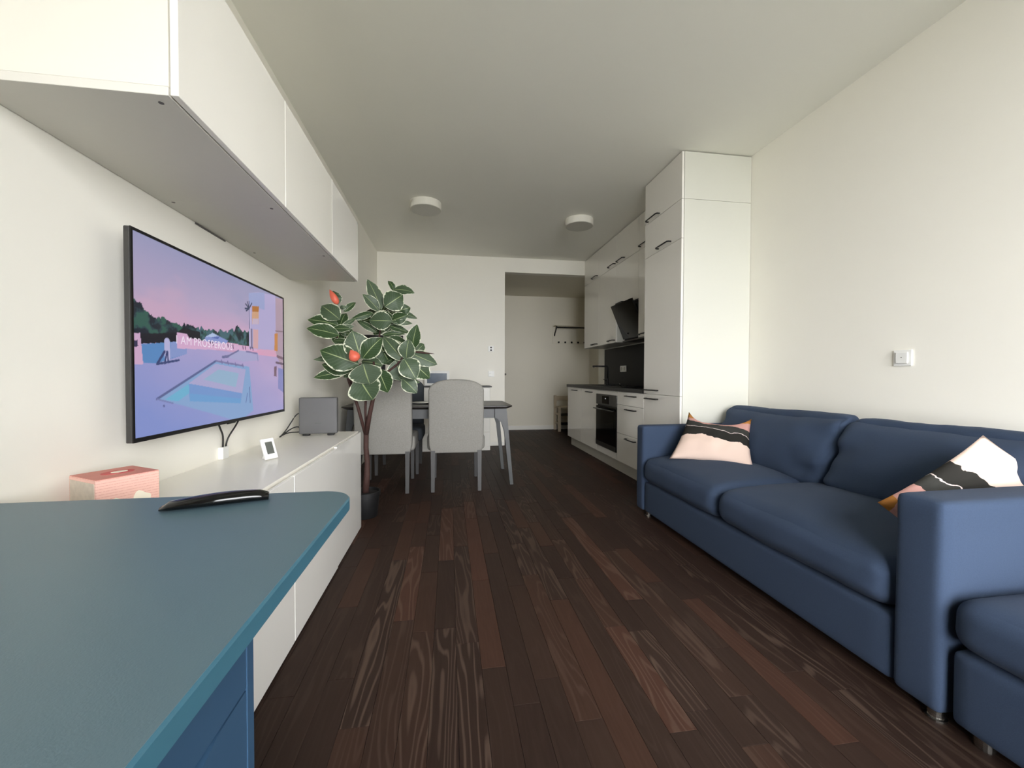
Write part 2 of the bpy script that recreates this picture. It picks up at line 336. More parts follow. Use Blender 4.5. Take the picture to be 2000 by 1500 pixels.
def soft(name, lo, hi, r, m, parent, puff=(0, 0, 0), n=18, wob=0.0, wf=4.0, seed=0, shear=None, uvw=False):
    """rounded, stuffed box between lo and hi; puff bulges each axis; shear(p, q) post-deforms"""
    lo, hi = Vector(lo), Vector(hi); c = (lo + hi) / 2; h = (hi - lo) / 2
    vid, verts, faces = {}, [], []
    g = [math.sin(math.pi / 2 * (2 * i / n - 1)) for i in range(n + 1)]
    def vert(q):
        key = tuple(round(x, 5) for x in q)
        if key in vid: return vid[key]
        p = Vector((q[0] * h.x, q[1] * h.y, q[2] * h.z)); rr = min(r, h.x, h.y, h.z)
        inner = Vector([max(-(h[i] - rr), min(h[i] - rr, p[i])) for i in range(3)]); d = p - inner
        if d.length > 1e-9: p = inner + d.normalized() * rr
        for i in range(3):
            if puff[i]:
                j, k = [a for a in range(3) if a != i]
                p[i] += q[i] * puff[i] * (1 - q[j] ** 2) * (1 - q[k] ** 2) if abs(q[i]) > 0.999 else q[i] * puff[i] * max(0, (1 - q[j] ** 2)) * max(0, (1 - q[k] ** 2))
        if wob:
            t = noise.noise_vector(Vector((p.x * wf + seed, p.y * wf, p.z * wf + seed * 3)))
            t2 = noise.noise_vector(Vector((p.x * wf * 3 + seed, p.y * wf * 3, p.z * wf * 3)))
            p += t * wob + t2 * wob * 0.35
        p = p + c
        if shear: p = shear(p, q)
        vid[key] = len(verts); verts.append(p); return vid[key]
    for ax in range(3):
        j, k = [a for a in range(3) if a != ax]
        for sgn in (-1, 1):
            for a in range(n):
                for b in range(n):
                    f = []
                    for (ii, jj) in ((a, b), (a + 1, b), (a + 1, b + 1), (a, b + 1)):
                        q = [0, 0, 0]; q[ax] = sgn; q[j] = g[ii]; q[k] = g[jj]; f.append(vert(q))
                    faces.append(f)
    me = bpy.data.meshes.new(name); me.from_pydata(verts, [], faces)
    bm = bmesh.new(); bm.from_mesh(me); bmesh.ops.recalc_face_normals(bm, faces=bm.faces[:]); bm.to_mesh(me); bm.free()
    return link(name, me, m, parent, smooth=True)

# ------------------------------------------------------------------ the setting
LW, RW, BY, CEIL = -1.0, 2.355, 5.98, 2.76
HY, HX, HC = 7.70, 2.71, 2.548          # hallway back wall, right wall, ceiling

def struct(o): return tag(o, kind='structure')

floor = struct(MB().box(LW - 0.1, HX + 0.1, REAR_Y - 0.1, HY + 0.1, -0.10, -0.012).build('floor', 'floor_base'))
# floor strips: rows along Y, staggered; the nearest 300 in view are single planks
PW, GAP = 0.0855, 0.0008
def plank_mesh(x0, x1, y0, y1, name='plank'):
    b = MB(); bm = b.bm; e = 0.0011; z = 0.0
    L0 = [bm.verts.new(p) for p in ((x0, y0, -.012), (x1, y0, -.012), (x1, y1, -.012), (x0, y1, -.012))]
    L1 = [bm.verts.new(p) for p in ((x0, y0, z - e * .8), (x1, y0, z - e * .8), (x1, y1, z - e * .8), (x0, y1, z - e * .8))]
    L2 = [bm.verts.new(p) for p in ((x0 + e, y0 + e, z), (x1 - e, y0 + e, z), (x1 - e, y1 - e, z), (x0 + e, y1 - e, z))]
    for A, B in ((L0, L1), (L1, L2)):
        for k in range(4): bm.faces.new((A[k], A[(k + 1) % 4], B[(k + 1) % 4], B[k]))
    bm.faces.new(L2); return b.mesh(name)
LENS = [0.40, 0.5, 0.62, 0.75, 0.9, 1.1]
pieces = []
nrow = int((HX - LW) / PW) + 1
for i in range(nrow):
    x0 = LW + i * PW; x1 = min(x0 + PW, HX); y = REAR_Y - random.random() * 0.6
    while y < HY:
        l = random.choice(LENS); a, b_ = max(y, REAR_Y), min(y + l, HY)
        if b_ - a > 0.02: pieces.append((x0, x1, a, b_, l))
        y += l
def seen(p):
    x, yy = (p[0] + p[1]) / 2, (p[2] + p[3]) / 2
    if yy < 0.95 or x < -0.62 and yy < 2.9 or x > 1.5 and yy < 2.95 or x > 1.86 and yy < 6.0 or x > RW: return False
    if x < 0.75 and yy > 6.1: return False
    return -0.68 * yy < x + 0.1 and x < 1.15 * yy + 0.2
vis = sorted([p for p in pieces if seen(p)], key=lambda p: ((p[2] + p[3]) / 2) ** 2 + ((p[0] + p[1]) / 2) ** 2)[:298]
vset = set(id(p) for p in vis); shared = {}
for p in vis:
    l, wd = round(p[3] - p[2], 4), round(p[1] - p[0], 4); key = (l, wd)
    if key not in shared:
        me = plank_mesh(GAP / 2, wd - GAP / 2, GAP / 2, l - GAP / 2); me.materials.append(MATS['floor_oak']); shared[key] = me
    o = bpy.data.objects.new('plank', shared[key]); C.objects.link(o); o.location = (p[0], p[2], 0); o.parent = floor
rest = MB()
for p in pieces:
    if id(p) in vset: continue
    rest.box(p[0] + GAP / 2, p[1] - GAP / 2, p[2] + GAP / 2, p[3] - GAP / 2, -0.012, 0.0)
tag(rest.build('plank_remainder', 'floor_oak', floor), kind='stuff')

struct(MB().box(LW - 0.12, LW, REAR_Y - 0.12, HY + 0.1, -0.05, CEIL + 0.1).build('wall_left', 'wall_paint'))
struct(MB().box(RW, HX + 0.4, REAR_Y - 0.12, 6.264, -0.05, CEIL + 0.1).build('wall_right', 'wall_paint'))
bw = MB().box(LW, 0.805, BY, BY + 0.12, 0, CEIL).box(0.805, RW, BY, BY + 0.12, 2.548, CEIL); struct(bw.build('wall_back', 'wall_paint'))
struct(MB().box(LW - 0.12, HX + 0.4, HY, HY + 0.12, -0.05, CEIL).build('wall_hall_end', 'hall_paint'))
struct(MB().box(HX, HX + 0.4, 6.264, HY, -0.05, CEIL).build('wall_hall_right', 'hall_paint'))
struct(MB().box(LW - 0.12, HX + 0.4, REAR_Y - 0.12, BY + 0.12, CEIL, CEIL + 0.12).build('ceiling', 'ceiling_paint'))
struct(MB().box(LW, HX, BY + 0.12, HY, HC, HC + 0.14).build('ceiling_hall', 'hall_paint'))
rw = MB().box(LW, WIN[0], REAR_Y - 0.2, REAR_Y, 0, CEIL).box(WIN[1], RW, REAR_Y - 0.2, REAR_Y, 0, CEIL)
rw.box(WIN[0], WIN[1], REAR_Y - 0.2, REAR_Y, 0, WIN[2]).box(WIN[0], WIN[1], REAR_Y - 0.2, REAR_Y, WIN[3], CEIL); struct(rw.build('wall_rear', 'wall_paint'))
xm = (WIN[0] + WIN[1]) / 2; wy = REAR_Y - 0.12
wn = thing('window_1', None, None, (xm, wy, WIN[2])); wn['kind'] = 'structure'
fr = MB()
for a, b_ in ((WIN[0], WIN[0] + .06), (xm - .04, xm + .04), (WIN[1] - .06, WIN[1])): fr.box(a, b_, wy - .03, wy + .03, WIN[2], WIN[3])
for a, b_ in ((WIN[2], WIN[2] + .06), (WIN[3] - .06, WIN[3])): fr.box(WIN[0], WIN[1], wy - .03, wy + .03, a, b_)
fr.build('window_frame', 'trim_white', wn)
for a, b_ in ((WIN[0] + .06, xm - .04), (xm + .04, WIN[1] - .06)): MB().box(a, b_, wy - .006, wy + .006, WIN[2] + .06, WIN[3] - .06).build('pane', 'window_glass', wn)
struct(MB().box(-40, 40, -70, REAR_Y - 1.5, -9.2, -9.0).build('ground', 'ground_grey'))
struct(MB().box(LW, 0.805, BY - 0.012, BY, 0, 0.06, 0.003).build('baseboard_back', 'trim_white'))
struct(MB().box(0.3, HX, HY - 0.014, HY, 0, 0.08, 0.003).build('baseboard_hall', 'trim_white'))

# ------------------------------------------------------------------ wall cabinets over the television
FX = -0.585
ups = [(1.005, 1.600, 'nearest to the camera'), (1.600, 2.195, 'middle one of three'), (2.195, 2.790, 'farthest, next to the plant')]
for i, (y0, y1, wh) in enumerate(ups):
    t = thing('wall_cabinet', 'white wall cabinet above the television, ' + wh, 'cabinet', ((LW + FX) / 2, (y0 + y1) / 2, 1.628), group='white cabinets hung above the television')
    b = MB(); x0, x1 = LW + 0.002, FX - 0.019; e = 0.0006
    b.box(x0, x1, y0 + e, y1 - e, 1.648, 2.012, 0.0008); b.build('cabinet_body', 'cab_white_dimmed', t)
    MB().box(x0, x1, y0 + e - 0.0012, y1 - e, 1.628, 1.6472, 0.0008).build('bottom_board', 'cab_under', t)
    MB().box(FX - 0.016, FX, y0 + 0.0012, y1 - 0.0012, 1.630, 2.010, 0.0015, 2).build('door', 'cab_white' if i < 2 else 'cab_gloss', t)
    hs = {0: [(-0.636, 1.034)], 1: [(-0.959, 1.615), (-0.640, 1.618)], 2: [(-0.955, 2.212), (-0.630, 2.210)]}[i]
    for hx, hy in hs: MB().lathe([(0, 0), (0.0055, 0), (0.0055, 0.0012), (0, 0.0012)], (hx, hy, 1.6272), 14).build('screw_hole', 'screw_grey', t)
    if i == 1: MB().box(LW + 0.0005, LW + 0.004, 1.81, 2.03, 1.6215, 1.628).build('cable_slot', 'screw_grey', t)

# ------------------------------------------------------------------ low sideboard
sides = [(1.050, 1.652, 'nearest unit beside the blue desk'), (1.652, 2.262, 'middle unit'), (2.262, 2.855, 'far unit beside the plant')]
for i, (y0, y1, wh) in enumerate(sides):
    t = thing('sideboard_unit', 'white low cabinet below the television, ' + wh, 'cabinet', ((LW + FX) / 2, (y0 + y1) / 2, 0), group='white low cabinets below the television')
    MB().box(LW + 0.002, FX - 0.019, y0 + .0006, y1 - .0006, 0.0, 0.6460, 0.001).build('cabinet_body', 'cab_white', t)
    dx = 0.004 if i < 2 else 0.0
    MB().box(FX - 0.016 + dx, FX + dx, y0 + 0.0016, y1 - 0.0016, 0.006, 0.640 if i < 2 else 0.645, 0.0015, 2).build('door', 'cab_gloss', t)
tag(MB().box(LW + 0.002, FX - 0.016, 1.05, 2.855, 0.6465, 0.651, 0.0015, 2).build('long_worktop', 'cab_white', base=True), 'long white worktop covering the low cabinets below the television', 'worktop')

# ------------------------------------------------------------------ television
TX, TY0, TY1, TZ0, TZ1 = -0.910, 1.343, 2.452, 0.821, 1.452
tv = thing('television', 'large flat television on the left wall showing a pool at dusk', 'television', (TX - 0.02, (TY0 + TY1) / 2, TZ0))
MB().box(TX - 0.020, TX - 0.0035, TY0, TY1, TZ0, TZ1, 0.002).build('back_shell', 'tv_frame', tv)
MB().box(LW + 0.025, TX - 0.021, TY0 + 0.18, TY1 - 0.18, TZ0 + 0.05, TZ1 - 0.2, 0.01).build('rear_housing', 'tv_frame', tv)
MB().box(LW + 0.001, LW + 0.025, TY0 + 0.4, TY1 - 0.4, TZ0 + 0.15, TZ1 - 0.25).build('wall_mount', 'black_metal', tv)
bz = MB(); wz = 0.0085
bz.box(TX - 0.0035, TX, TY0, TY0 + wz, TZ0, TZ1).box(TX - 0.0035, TX, TY1 - wz, TY1, TZ0, TZ1).box(TX - 0.0035, TX, TY0 + wz, TY1 - wz, TZ0, TZ0 + 0.013).box(TX - 0.0035, TX, TY0 + wz, TY1 - wz, TZ1 - wz, TZ1)
bz.build('bezel', 'tv_bezel', tv)
MB().box(TX - 0.006, TX + 0.001, 1.86, 1.92, TZ0 - 0.004, TZ0, 0.001).build('sensor_bar', 'tv_bezel', tv)

def paint_picture():
    NU, NV = 400, 226
    src = [(103, 95), (103, 1428), (1058, 528), (1058, 1245)]; dst = [(0, 1), (0, 0), (1, 1), (1, 0)]
    A = []; B = []
    for (x, y), (u, v) in zip(src, dst):
        A += [[x, y, 1, 0, 0, 0, -u * x, -u * y], [0, 0, 0, x, y, 1, -v * x, -v * y]]; B += [u, v]
    h = np.append(np.linalg.solve(np.array(A, float), np.array(B, float)), 1).reshape(3, 3)
    def uv(p):
        q = h @ np.array([p[0], p[1], 1.0]); return q[0] / q[2], q[1] / q[2]
    U, V = np.meshgrid(np.linspace(0, 1, NU), np.linspace(0, 1, NV)); img = np.zeros((NV, NU, 3))
    rng = np.random.RandomState(3)
    def nz(fx, fy, oct_=4):
        out = np.zeros_like(U); amp = 1.0; tot = 0
        for k in range(oct_):
            gx, gy = int(fx * 2 ** k) + 2, int(fy * 2 ** k) + 2; g = rng.rand(gy + 1, gx + 1)
            x = U * (gx - 1); y = V * (gy - 1); i = x.astype(int); j = y.astype(int); a = x - i; b = y - j
            a = a * a * (3 - 2 * a); b = b * b * (3 - 2 * b)
            out += amp * ((g[j, i] * (1 - a) + g[j, i + 1] * a) * (1 - b) + (g[j + 1, i] * (1 - a) + g[j + 1, i + 1] * a) * b); tot += amp; amp *= .5
        return out / tot
    def inside(poly):
        P = [uv(p) for p in poly]; m = np.zeros_like(U, bool); n = len(P)
        for k in range(n):
            (x0, y0), (x1, y1) = P[k], P[(k + 1) % n]
            c = ((y0 > V) != (y1 > V)) & (U < (x1 - x0) * (V - y0) / (y1 - y0 + 1e-12) + x0); m ^= c
        return m
    S = lambda c: np.array(lin(c)[:3])
    def put(m, c, a=1.0):
        m = m.astype(float) * a; img[:] = img * (1 - m[..., None]) + S(c) * m[..., None]
    def mixc(t, stops):
        r = np.zeros(U.shape + (3,))
        for k in range(3): r[..., k] = np.interp(t, [s[0] for s in stops], [S(s[1])[k] for s in stops])
        return r
    def seg(p, q, wd, c, a=1.0):
        (x0, y0), (x1, y1) = uv(p), uv(q); asp = 1.77; dx, dy = (x1 - x0) * asp, y1 - y0
        t = np.clip((((U - x0) * asp) * dx + (V - y0) * dy) / (dx * dx + dy * dy + 1e-12), 0, 1)
        d = np.hypot((U - x0) * asp - t * dx, (V - y0) - t * dy); put(np.clip((wd - d) / 0.002 + .5, 0, 1), c, a)
    sky = mixc(V - 0.25 * (U - .5) * (1 - V), [(0.45, (216, 158, 190)), (0.58, (208, 166, 196)), (0.75, (180, 164, 194)), (1.0, (152, 152, 186))])
    n1 = nz(5, 5); n2 = nz(4, 6)
    img[:] = sky; put(np.clip((n1 - .52) * 4, 0, 1), (206, 168, 190), .5); put(np.clip((n2 - .55) * 4, 0, 1), (148, 152, 188), .45)
    img[:] = np.where((V < 0.47)[..., None], mixc(U * .55 + V * 0.9 - .1 + (n1 - .5) * .15, [(0, (132, 146, 204)), (.35, (158, 156, 204)), (.7, (184, 164, 204)), (1, (176, 160, 200))]), img)
    # water behind the deck
    put(inside([(100, 830), (440, 798), (440, 885), (250, 945), (165, 945), (100, 900)]), (90, 136, 190)); put(inside([(340, 805), (440, 798), (440, 885), (330, 915)]), (148, 156, 206), .7)
    # tree line with ragged top
    line = [(96, 525), (128, 545), (160, 560), (178, 605), (230, 640), (290, 655), (340, 680), (420, 695), (500, 712), (600, 728), (700, 742), (712, 725), (745, 722), (770, 715), (800, 735), (850, 745)]
    lu = [uv(p)[0] for p in line]; lv = [uv(p)[1] for p in line]
    rag = nz(60, 3, 3); top = np.interp(U, lu, lv) + (rag - .5) * 0.06
    bl = [(96, 822), (250, 815), (380, 805), (420, 770), (470, 785), (540, 800), (600, 805), (700, 812), (850, 835)]
    bot = np.interp(U, [uv(p)[0] for p in bl], [uv(p)[1] for p in bl]); ub = uv((850, 740))[0]
    tm = (V < top) & (V > bot) & (U < ub); n3 = nz(40, 24, 4)
    put(tm, (44, 66, 72)); put(tm & (n3 > .53), (52, 90, 80)); put(tm & (n3 < .42), (30, 36, 48)); put(tm & (U > .25) & (n3 > .58), (70, 100, 112)); put(tm & (V < bot + .05) & (U < .3), (26, 24, 34))
    # pillar, wall, boat, building
    put(inside([(99, 750), (148, 752), (165, 950), (99, 955)]), (206, 168, 200)); put(inside([(105, 797), (132, 797), (134, 838), (105, 838)]), (58, 54, 84))
    put(inside([(380, 748), (440, 756), (455, 782), (545, 800), (700, 815), (890, 850), (890, 868), (380, 850)]), (212, 170, 204))
    put(inside([(550, 798), (562, 770), (605, 752), (640, 766), (660, 778), (705, 800), (690, 818), (560, 805)]), (136, 150, 206)); put(inside([(560, 775), (605, 748), (640, 768), (600, 776)]), (176, 192, 226)); put(inside([(590, 780), (650, 772), (640, 790)]), (84, 104, 172))
    put(inside([(838, 490), (900, 484), (1010, 505), (1010, 860), (838, 850)]), (178, 168, 208)); put(inside([(838, 490), (940, 486), (940, 600), (838, 560)]), (150, 162, 204), .8)
    put(inside([(860, 574), (903, 576), (901, 692), (858, 690)]), (206, 160, 128)); put(inside([(860, 574), (903, 576), (902, 612), (860, 610)]), (176, 114, 58)); put(inside([(862, 655), (900, 655), (900, 692), (860, 692)]), (196, 176, 196))
    put(inside([(866, 725), (898, 727), (897, 850), (864, 848)]), (208, 164, 168)); put(inside([(850, 720), (860, 720), (860, 850), (850, 848)]), (86, 74, 106), .7)
    seg((847, 575), (847, 840), .006, (196, 184, 214)); seg((840, 545), (842, 720), .004, (66, 62, 96))
    for q in ((818, 560), (815, 590), (830, 548), (858, 556), (822, 605)): seg((841, 590), q, .006, (62, 68, 96))
    put(inside([(1012, 518), (1062, 530), (1062, 1010), (1012, 880)]), (176, 152, 168)); put(inside([(1004, 752), (1024, 750), (1022, 868), (1002, 862)]), (196, 132, 78)); put(inside([(1000, 965), (1016, 965), (1014, 1032), (998, 1030)]), (122, 96, 112))
    put(inside([(1026, 975), (1062, 985), (1062, 1140), (1024, 1110)]), (136, 138, 190)); seg((1010, 735), (1060, 740), .005, (140, 116, 128)); seg((1020, 900), (1058, 915), .012, (126, 100, 116)); seg((1012, 940), (1056, 950), .010, (112, 92, 112))
    # people and loungers along the far edge
    for k in range(18):
        x = 590 + k * 16; y = 806 + k * 2.2; seg((x, y), (x + 2, y + rng.randint(8, 26)), .005, (66, 50, 88) if rng.rand() > .4 else (206, 178, 208))
    # second pool
    put(inside([(690, 905), (765, 862), (895, 878), (905, 925), (800, 935)]), (166, 166, 204)); seg((668, 905), (705, 900), .009, (112, 112, 154)); seg((705, 898), (770, 862), .006, (112, 112, 154)); seg((820, 868), (890, 882), .006, (124, 122, 164)); seg((890, 882), (895, 930), .004, (132, 130, 176))
    # front pool
    put(inside([(248, 1175), (625, 930), (838, 968), (862, 1252), (770, 1325), (600, 1272), (350, 1200)]), (134, 164, 206)); put(inside([(300, 1178), (640, 950), (560, 1060), (380, 1190)]), (110, 176, 208))
    put(inside([(450, 1075), (622, 948), (815, 985), (790, 1148)]), (170, 166, 206)); put(inside([(545, 1050), (640, 985), (770, 1010), (750, 1100)]), (146, 178, 204), .9)
    put(inside([(450, 1075), (790, 1140), (780, 1205), (455, 1190)]), (116, 150, 204)); put(inside([(455, 1140), (785, 1175), (780, 1205), (455, 1190)]), (104, 160, 208), .7)
    seg((248, 1175), (625, 930), .007, (92, 100, 146)); seg((625, 930), (800, 962), .006, (124, 120, 164)); seg((248, 1175), (350, 1203), .004, (120, 126, 176))
    for q in ((660, 925), (700, 932), (748, 942), (795, 950)): seg(q, (q[0] + 4, q[1] + 20), .005, (116, 110, 158))
    seg((838, 1100), (842, 1200), .004, (84, 94, 150)); seg((815, 1200), (825, 1140), .004, (96, 112, 170))
    # folded parasol with lounger on the deck
    seg((316, 808), (318, 905), .022, (180, 178, 216)); seg((300, 870), (255, 945), .008, (58, 66, 112)); seg((315, 870), (300, 945), .006, (58, 66, 112)); seg((318, 872), (322, 940), .006, (62, 70, 116)); seg((250, 950), (390, 925), .006, (60, 70, 116)); seg((290, 1218), (293, 1220), .006, (90, 96, 150))
    return U, V, np.clip(img, 0, 1)
U, V, img = paint_picture()
ys = TY0 + wz + U * (TY1 - TY0 - 2 * wz); zs = TZ0 + 0.013 + V * (TZ1 - TZ0 - wz - 0.013)
nv, nu = U.shape
verts = np.stack([np.full(U.size, TX - 0.003), ys.ravel(), zs.ravel()], 1)
idx = np.arange(U.size).reshape(nv, nu); fc = np.stack([idx[:-1, :-1].ravel(), idx[:-1, 1:].ravel(), idx[1:, 1:].ravel(), idx[1:, :-1].ravel()], 1)
me = bpy.data.meshes.new('screen'); me.from_pydata(verts.tolist(), [], fc.tolist())
ca = me.color_attributes.new('picture', 'FLOAT_COLOR', 'POINT'); ca.data.foreach_set('color', np.concatenate([img.reshape(-1, 3), np.ones((U.size, 1))], 1).astype(np.float32).ravel())
screen = link('screen', me, 'tv_picture', tv)
yy_ = 1.540
for word, adv in (('I', .026), ('AM', .072), ('PROSPEROUS', .3)):
    fc_ = bpy.data.curves.new('caption', 'FONT'); fc_.body = word; fc_.size = 0.041; fc_.space_character = 1.12
    fo = bpy.data.objects.new('caption_tmp', fc_); C.objects.link(fo); bpy.context.view_layer.update()
    tm_ = bpy.data.meshes.new_from_object(fo.evaluated_get(bpy.context.evaluated_depsgraph_get())); bpy.data.objects.remove(fo)
    tm_.transform(Matrix(((0, 0, 1, TX - 0.0024), (1, 0, 0, yy_), (0, 1, 0, 1.128), (0, 0, 0, 1)))); tm_.materials.clear()
    link('caption_word', tm_, 'tv_text', screen); yy_ += adv

# cables below the television and the white trunking they drop into
cc = tag(MB().box(LW + 0.001, LW + 0.022, 1.955, 2.005, 0.652, 0.705, 0.002).build('cable_duct', 'plastic_white', base=True), 'short white cable duct on the wall below the television', 'cable duct')
def bez(p, n=10):
    p = [Vector(q) for q in p]; out = []
    for i in range(n + 1):
        t = i / n; q = p[:]
        while len(q) > 1: q = [q[k].lerp(q[k + 1], t) for k in range(len(q) - 1)]
        out.append(q[0])
    return out
tag(MB().tube(bez([(-.955, 1.87, .83), (-.955, 1.905, .76), (-.98, 1.965, .78), (-.985, 1.968, .703)]), 0.0035).build('cable', 'cable_black', base=True, smooth=True), 'black cable hanging from the television, the left of two', 'cable', 'cables below the television')
tag(MB().tube(bez([(-.955, 2.055, .83), (-.965, 2.03, .77), (-.98, 1.995, .76), (-.985, 1.992, .703)]), 0.0035).build('cable', 'cable_black', base=True, smooth=True), 'black cable hanging from the television, the right of two', 'cable', 'cables below the television')

# ------------------------------------------------------------------ things on the sideboard
rt_ = thing('router', 'square dark grey router standing upright on the white sideboard', 'router', (-0.800, 2.685, 0.651), 0.12)
MB().box(-.108, .108, -.020, .030, .012, .235, .006, 2).build('housing', 'router_grey', rt_, local=True)
MB().box(-.09, -.05, -.012, .022, 0, .013, .003).build('foot', 'black_matte', rt_, local=True)
MB().box(.05, .09, -.012, .022, 0, .013, .003).build('foot', 'black_matte', rt_, local=True)
MB().box(-.02, .02, -.0212, -.0198, .075, .079).build('logo_bar', 'lcd_grey', rt_, local=True)
for k, (z, zz, lb) in enumerate(((.79, .80, 'uppermost'), (.703, .72, 'middle'), (.676, .672, 'lowest'))):
    tag(MB().tube(bez([(-.905, 2.672, z), (-.93, 2.66, zz), (-.955, 2.63, .69), (-.988, 2.585, .658)]), 0.0035).build('cable', 'cable_black', base=True, smooth=True), 'black cable plugged into the grey router, ' + lb + ' of three', 'cable', 'cables of the router')
th = thing('thermometer', 'small white digital thermometer leaning on its stand on the sideboard', 'thermometer', (-0.770, 1.930, 0.651), 1.05)
tm2 = Matrix.Rotation(-0.36, 4, 'X')
def tilted(mb, name, m, parent):
    me = mb.mesh(name); me.transform(tm2); return link(name, me, m, parent, local=True)
tilted(MB().box(-.030, .030, -.006, .006, .004, .096, .003, 2), 'case', 'plastic_white', th)
tilted(MB().box(-.017, .017, -.0068, -.0055, .026, .080), 'display', 'lcd_grey', th)
MB().prism([(.004, .002), (.05, .002), (.026, .05), (.016, .05)], 'x', -.008, .008).build('stand', 'plastic_white', th, local=True)
bx = thing('carton', 'pink printed cardboard box on the sideboard behind the blue desk', 'box', (-0.880, 1.235, 0.651), math.atan2(1.235 - 1.127, -.791 + .858))
MB().box(-.066, .066, -.066, .066, 0, .108, .001).build('carton_body', 'carton_pink', bx, local=True)
MB().box(-.065, .065, -.065, .065, .108, .1095).build('lid', 'carton_top', bx, local=True)
MB().box(-.0672, -.0655, -.060, .060, .004, .1).build('side_print', 'carton_grey', bx, local=True)
MB().prism([(-.022 + .020 * math.cos(a), .034 + .020 * math.sin(a) + .005 * math.cos(3 * a)) for a in np.linspace(0, 2 * math.pi, 18)[:-1]], 'y', -.0672, -.0658).build('print_shape', 'carton_cream', bx, local=True)
MB().prism([(.026 + .020 * math.cos(a), .040 + .022 * math.sin(a) + .005 * math.cos(3 * a)) for a in np.linspace(0, 2 * math.pi, 18)[:-1]], 'y', -.0672, -.0658).build('print_shape', 'carton_cream', bx, local=True)
MB().prism([(0.005 + .035 * math.cos(a), .026 * math.sin(a)) for a in np.linspace(0, 2 * math.pi, 18)[:-1]], 'z', .1094, .1102).build('lid_print', 'carton_red', bx, local=True)
MB().prism([(0.008 + .018 * math.cos(a), .012 * math.sin(a)) for a in np.linspace(0, 2 * math.pi, 14)[:-1]], 'z', .1100, .1107).build('lid_print', 'carton_cream', bx, local=True)

# ------------------------------------------------------------------ blue desk
DZ, DX, DY = 0.745, -0.222, 1.030
desk = thing('desk', 'blue-grey painted desk with a rounded corner in the left foreground', 'desk', (-0.6, 0.3, 0))
def rounded_outline(x0, x1, y0, y1, r, n=10, inset=0.0):
    pts = [(x0, y0), (x1 - inset, y0)]
    cx, cy = x1 - r, y1 - r
    for k in range(n + 1):
        a = math.pi / 2 * k / n; pts.append((cx + (r - inset) * math.cos(a), cy + (r - inset) * math.sin(a)))
    pts.append((x0, y1 - inset)); return pts
MB().prism(rounded_outline(-.985, DX, -.55, DY, .075, inset=.003), 'z', DZ - .0035, DZ).build('desk_top', 'desk_top', desk)
eb = MB(); o1 = rounded_outline(-.985, DX, -.55, DY, .075); o2 = rounded_outline(-.985, DX, -.55, DY, .075, inset=.0032)
eb.loft([[(p[0], p[1], DZ - .026) for p in o1], [(p[0], p[1], DZ - .0032) for p in o1], [(p[0], p[1], DZ - .0004) for p in o2]]); smooth_angle(eb.build('edge_band', 'desk_edge', desk), 30)
ux0, ux1, uy0, uy1 = -.84, -.248, .190, .562
cs = MB(); cs.box(ux0, ux1, uy1 - .016, uy1, .0, DZ - .026).box(ux0, ux1, uy0, uy0 + .016, .0, DZ - .026).box(ux0, ux0 + .016, uy0 + .016, uy1 - .016, .0, DZ - .026).box(ux0 + .016, ux1 - .03, uy0 + .016, uy1 - .016, .0, .03)
cs.build('drawer_carcass', 'desk_drawer', desk)
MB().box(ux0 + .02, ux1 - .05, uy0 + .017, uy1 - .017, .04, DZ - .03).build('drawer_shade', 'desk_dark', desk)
ya, yb = uy0 + .0175, uy1 - .0175
def scoop_front(z0, z1):
    pts = [(ya, z0), (yb, z0), (yb, z1)]
    for k in range(0, 21):
        s = k / 20; y = yb - .045 - s * (yb - ya - .09); d = .022 * (0.5 - 0.5 * math.cos(2 * math.pi * min(max((0.5 - abs(s - .5)) * 1.25, 0), .5)))
        pts.append((y, z1 - d))
    pts.append((ya, z1)); return pts
zz = [(.632, .7135), (.49, .629), (.345, .487), (.19, .342), (.035, .187)]
for a, b_ in zz: MB().prism(scoop_front(a, b_), 'x', ux1 - .020, ux1 - .001).build('drawer', 'desk_drawer', desk)
for lx in (-.95, -.29):
    MB().box(lx, lx + .045, -.50, -.455, 0, DZ - .026, .002).build('leg', 'desk_drawer', desk)
MB().box(-.95, -.905, .93, .975, 0, DZ - .026, .002).build('leg', 'desk_drawer', desk)

rm = thing('remote_control', 'black curved remote control lying on the blue desk', 'remote', (-.487, .948, DZ), 0.30)
sec = []
for k in range(13):
    s = k / 12; x = -.095 + .19 * s; wv_ = .019 + .006 * math.sin(math.pi * min(1, s * 1.2)); zb = .0008 + .010 * max(0, s - .45) * 0 ; hgt = .009 + .017 * math.sin(math.pi * (0.12 + 0.62 * s)); 
    if k == 0: wv_ *= .5; hgt *= .5
    if k == 12: wv_ *= .85; hgt *= .75
    sec.append([(x, wv_ * math.cos(a), zb + hgt * .5 + hgt * .5 * math.sin(a)) for a in np.linspace(0, 2 * math.pi, 15)[:-1]])
MB().loft(sec).build('remote_body', 'black_glass', rm, local=True, smooth=True)
for k in range(4):
    for j in (-1, 0, 1): MB().lathe([(0, .0), (.0035, .0), (.003, .0016), (0, .0018)], (-.05 + k * .024, j * .0095, .0222 - (0.003 if k == 0 else 0) - abs(j) * .0018), 10).build('button', 'black_matte', rm, local=True, smooth=True)

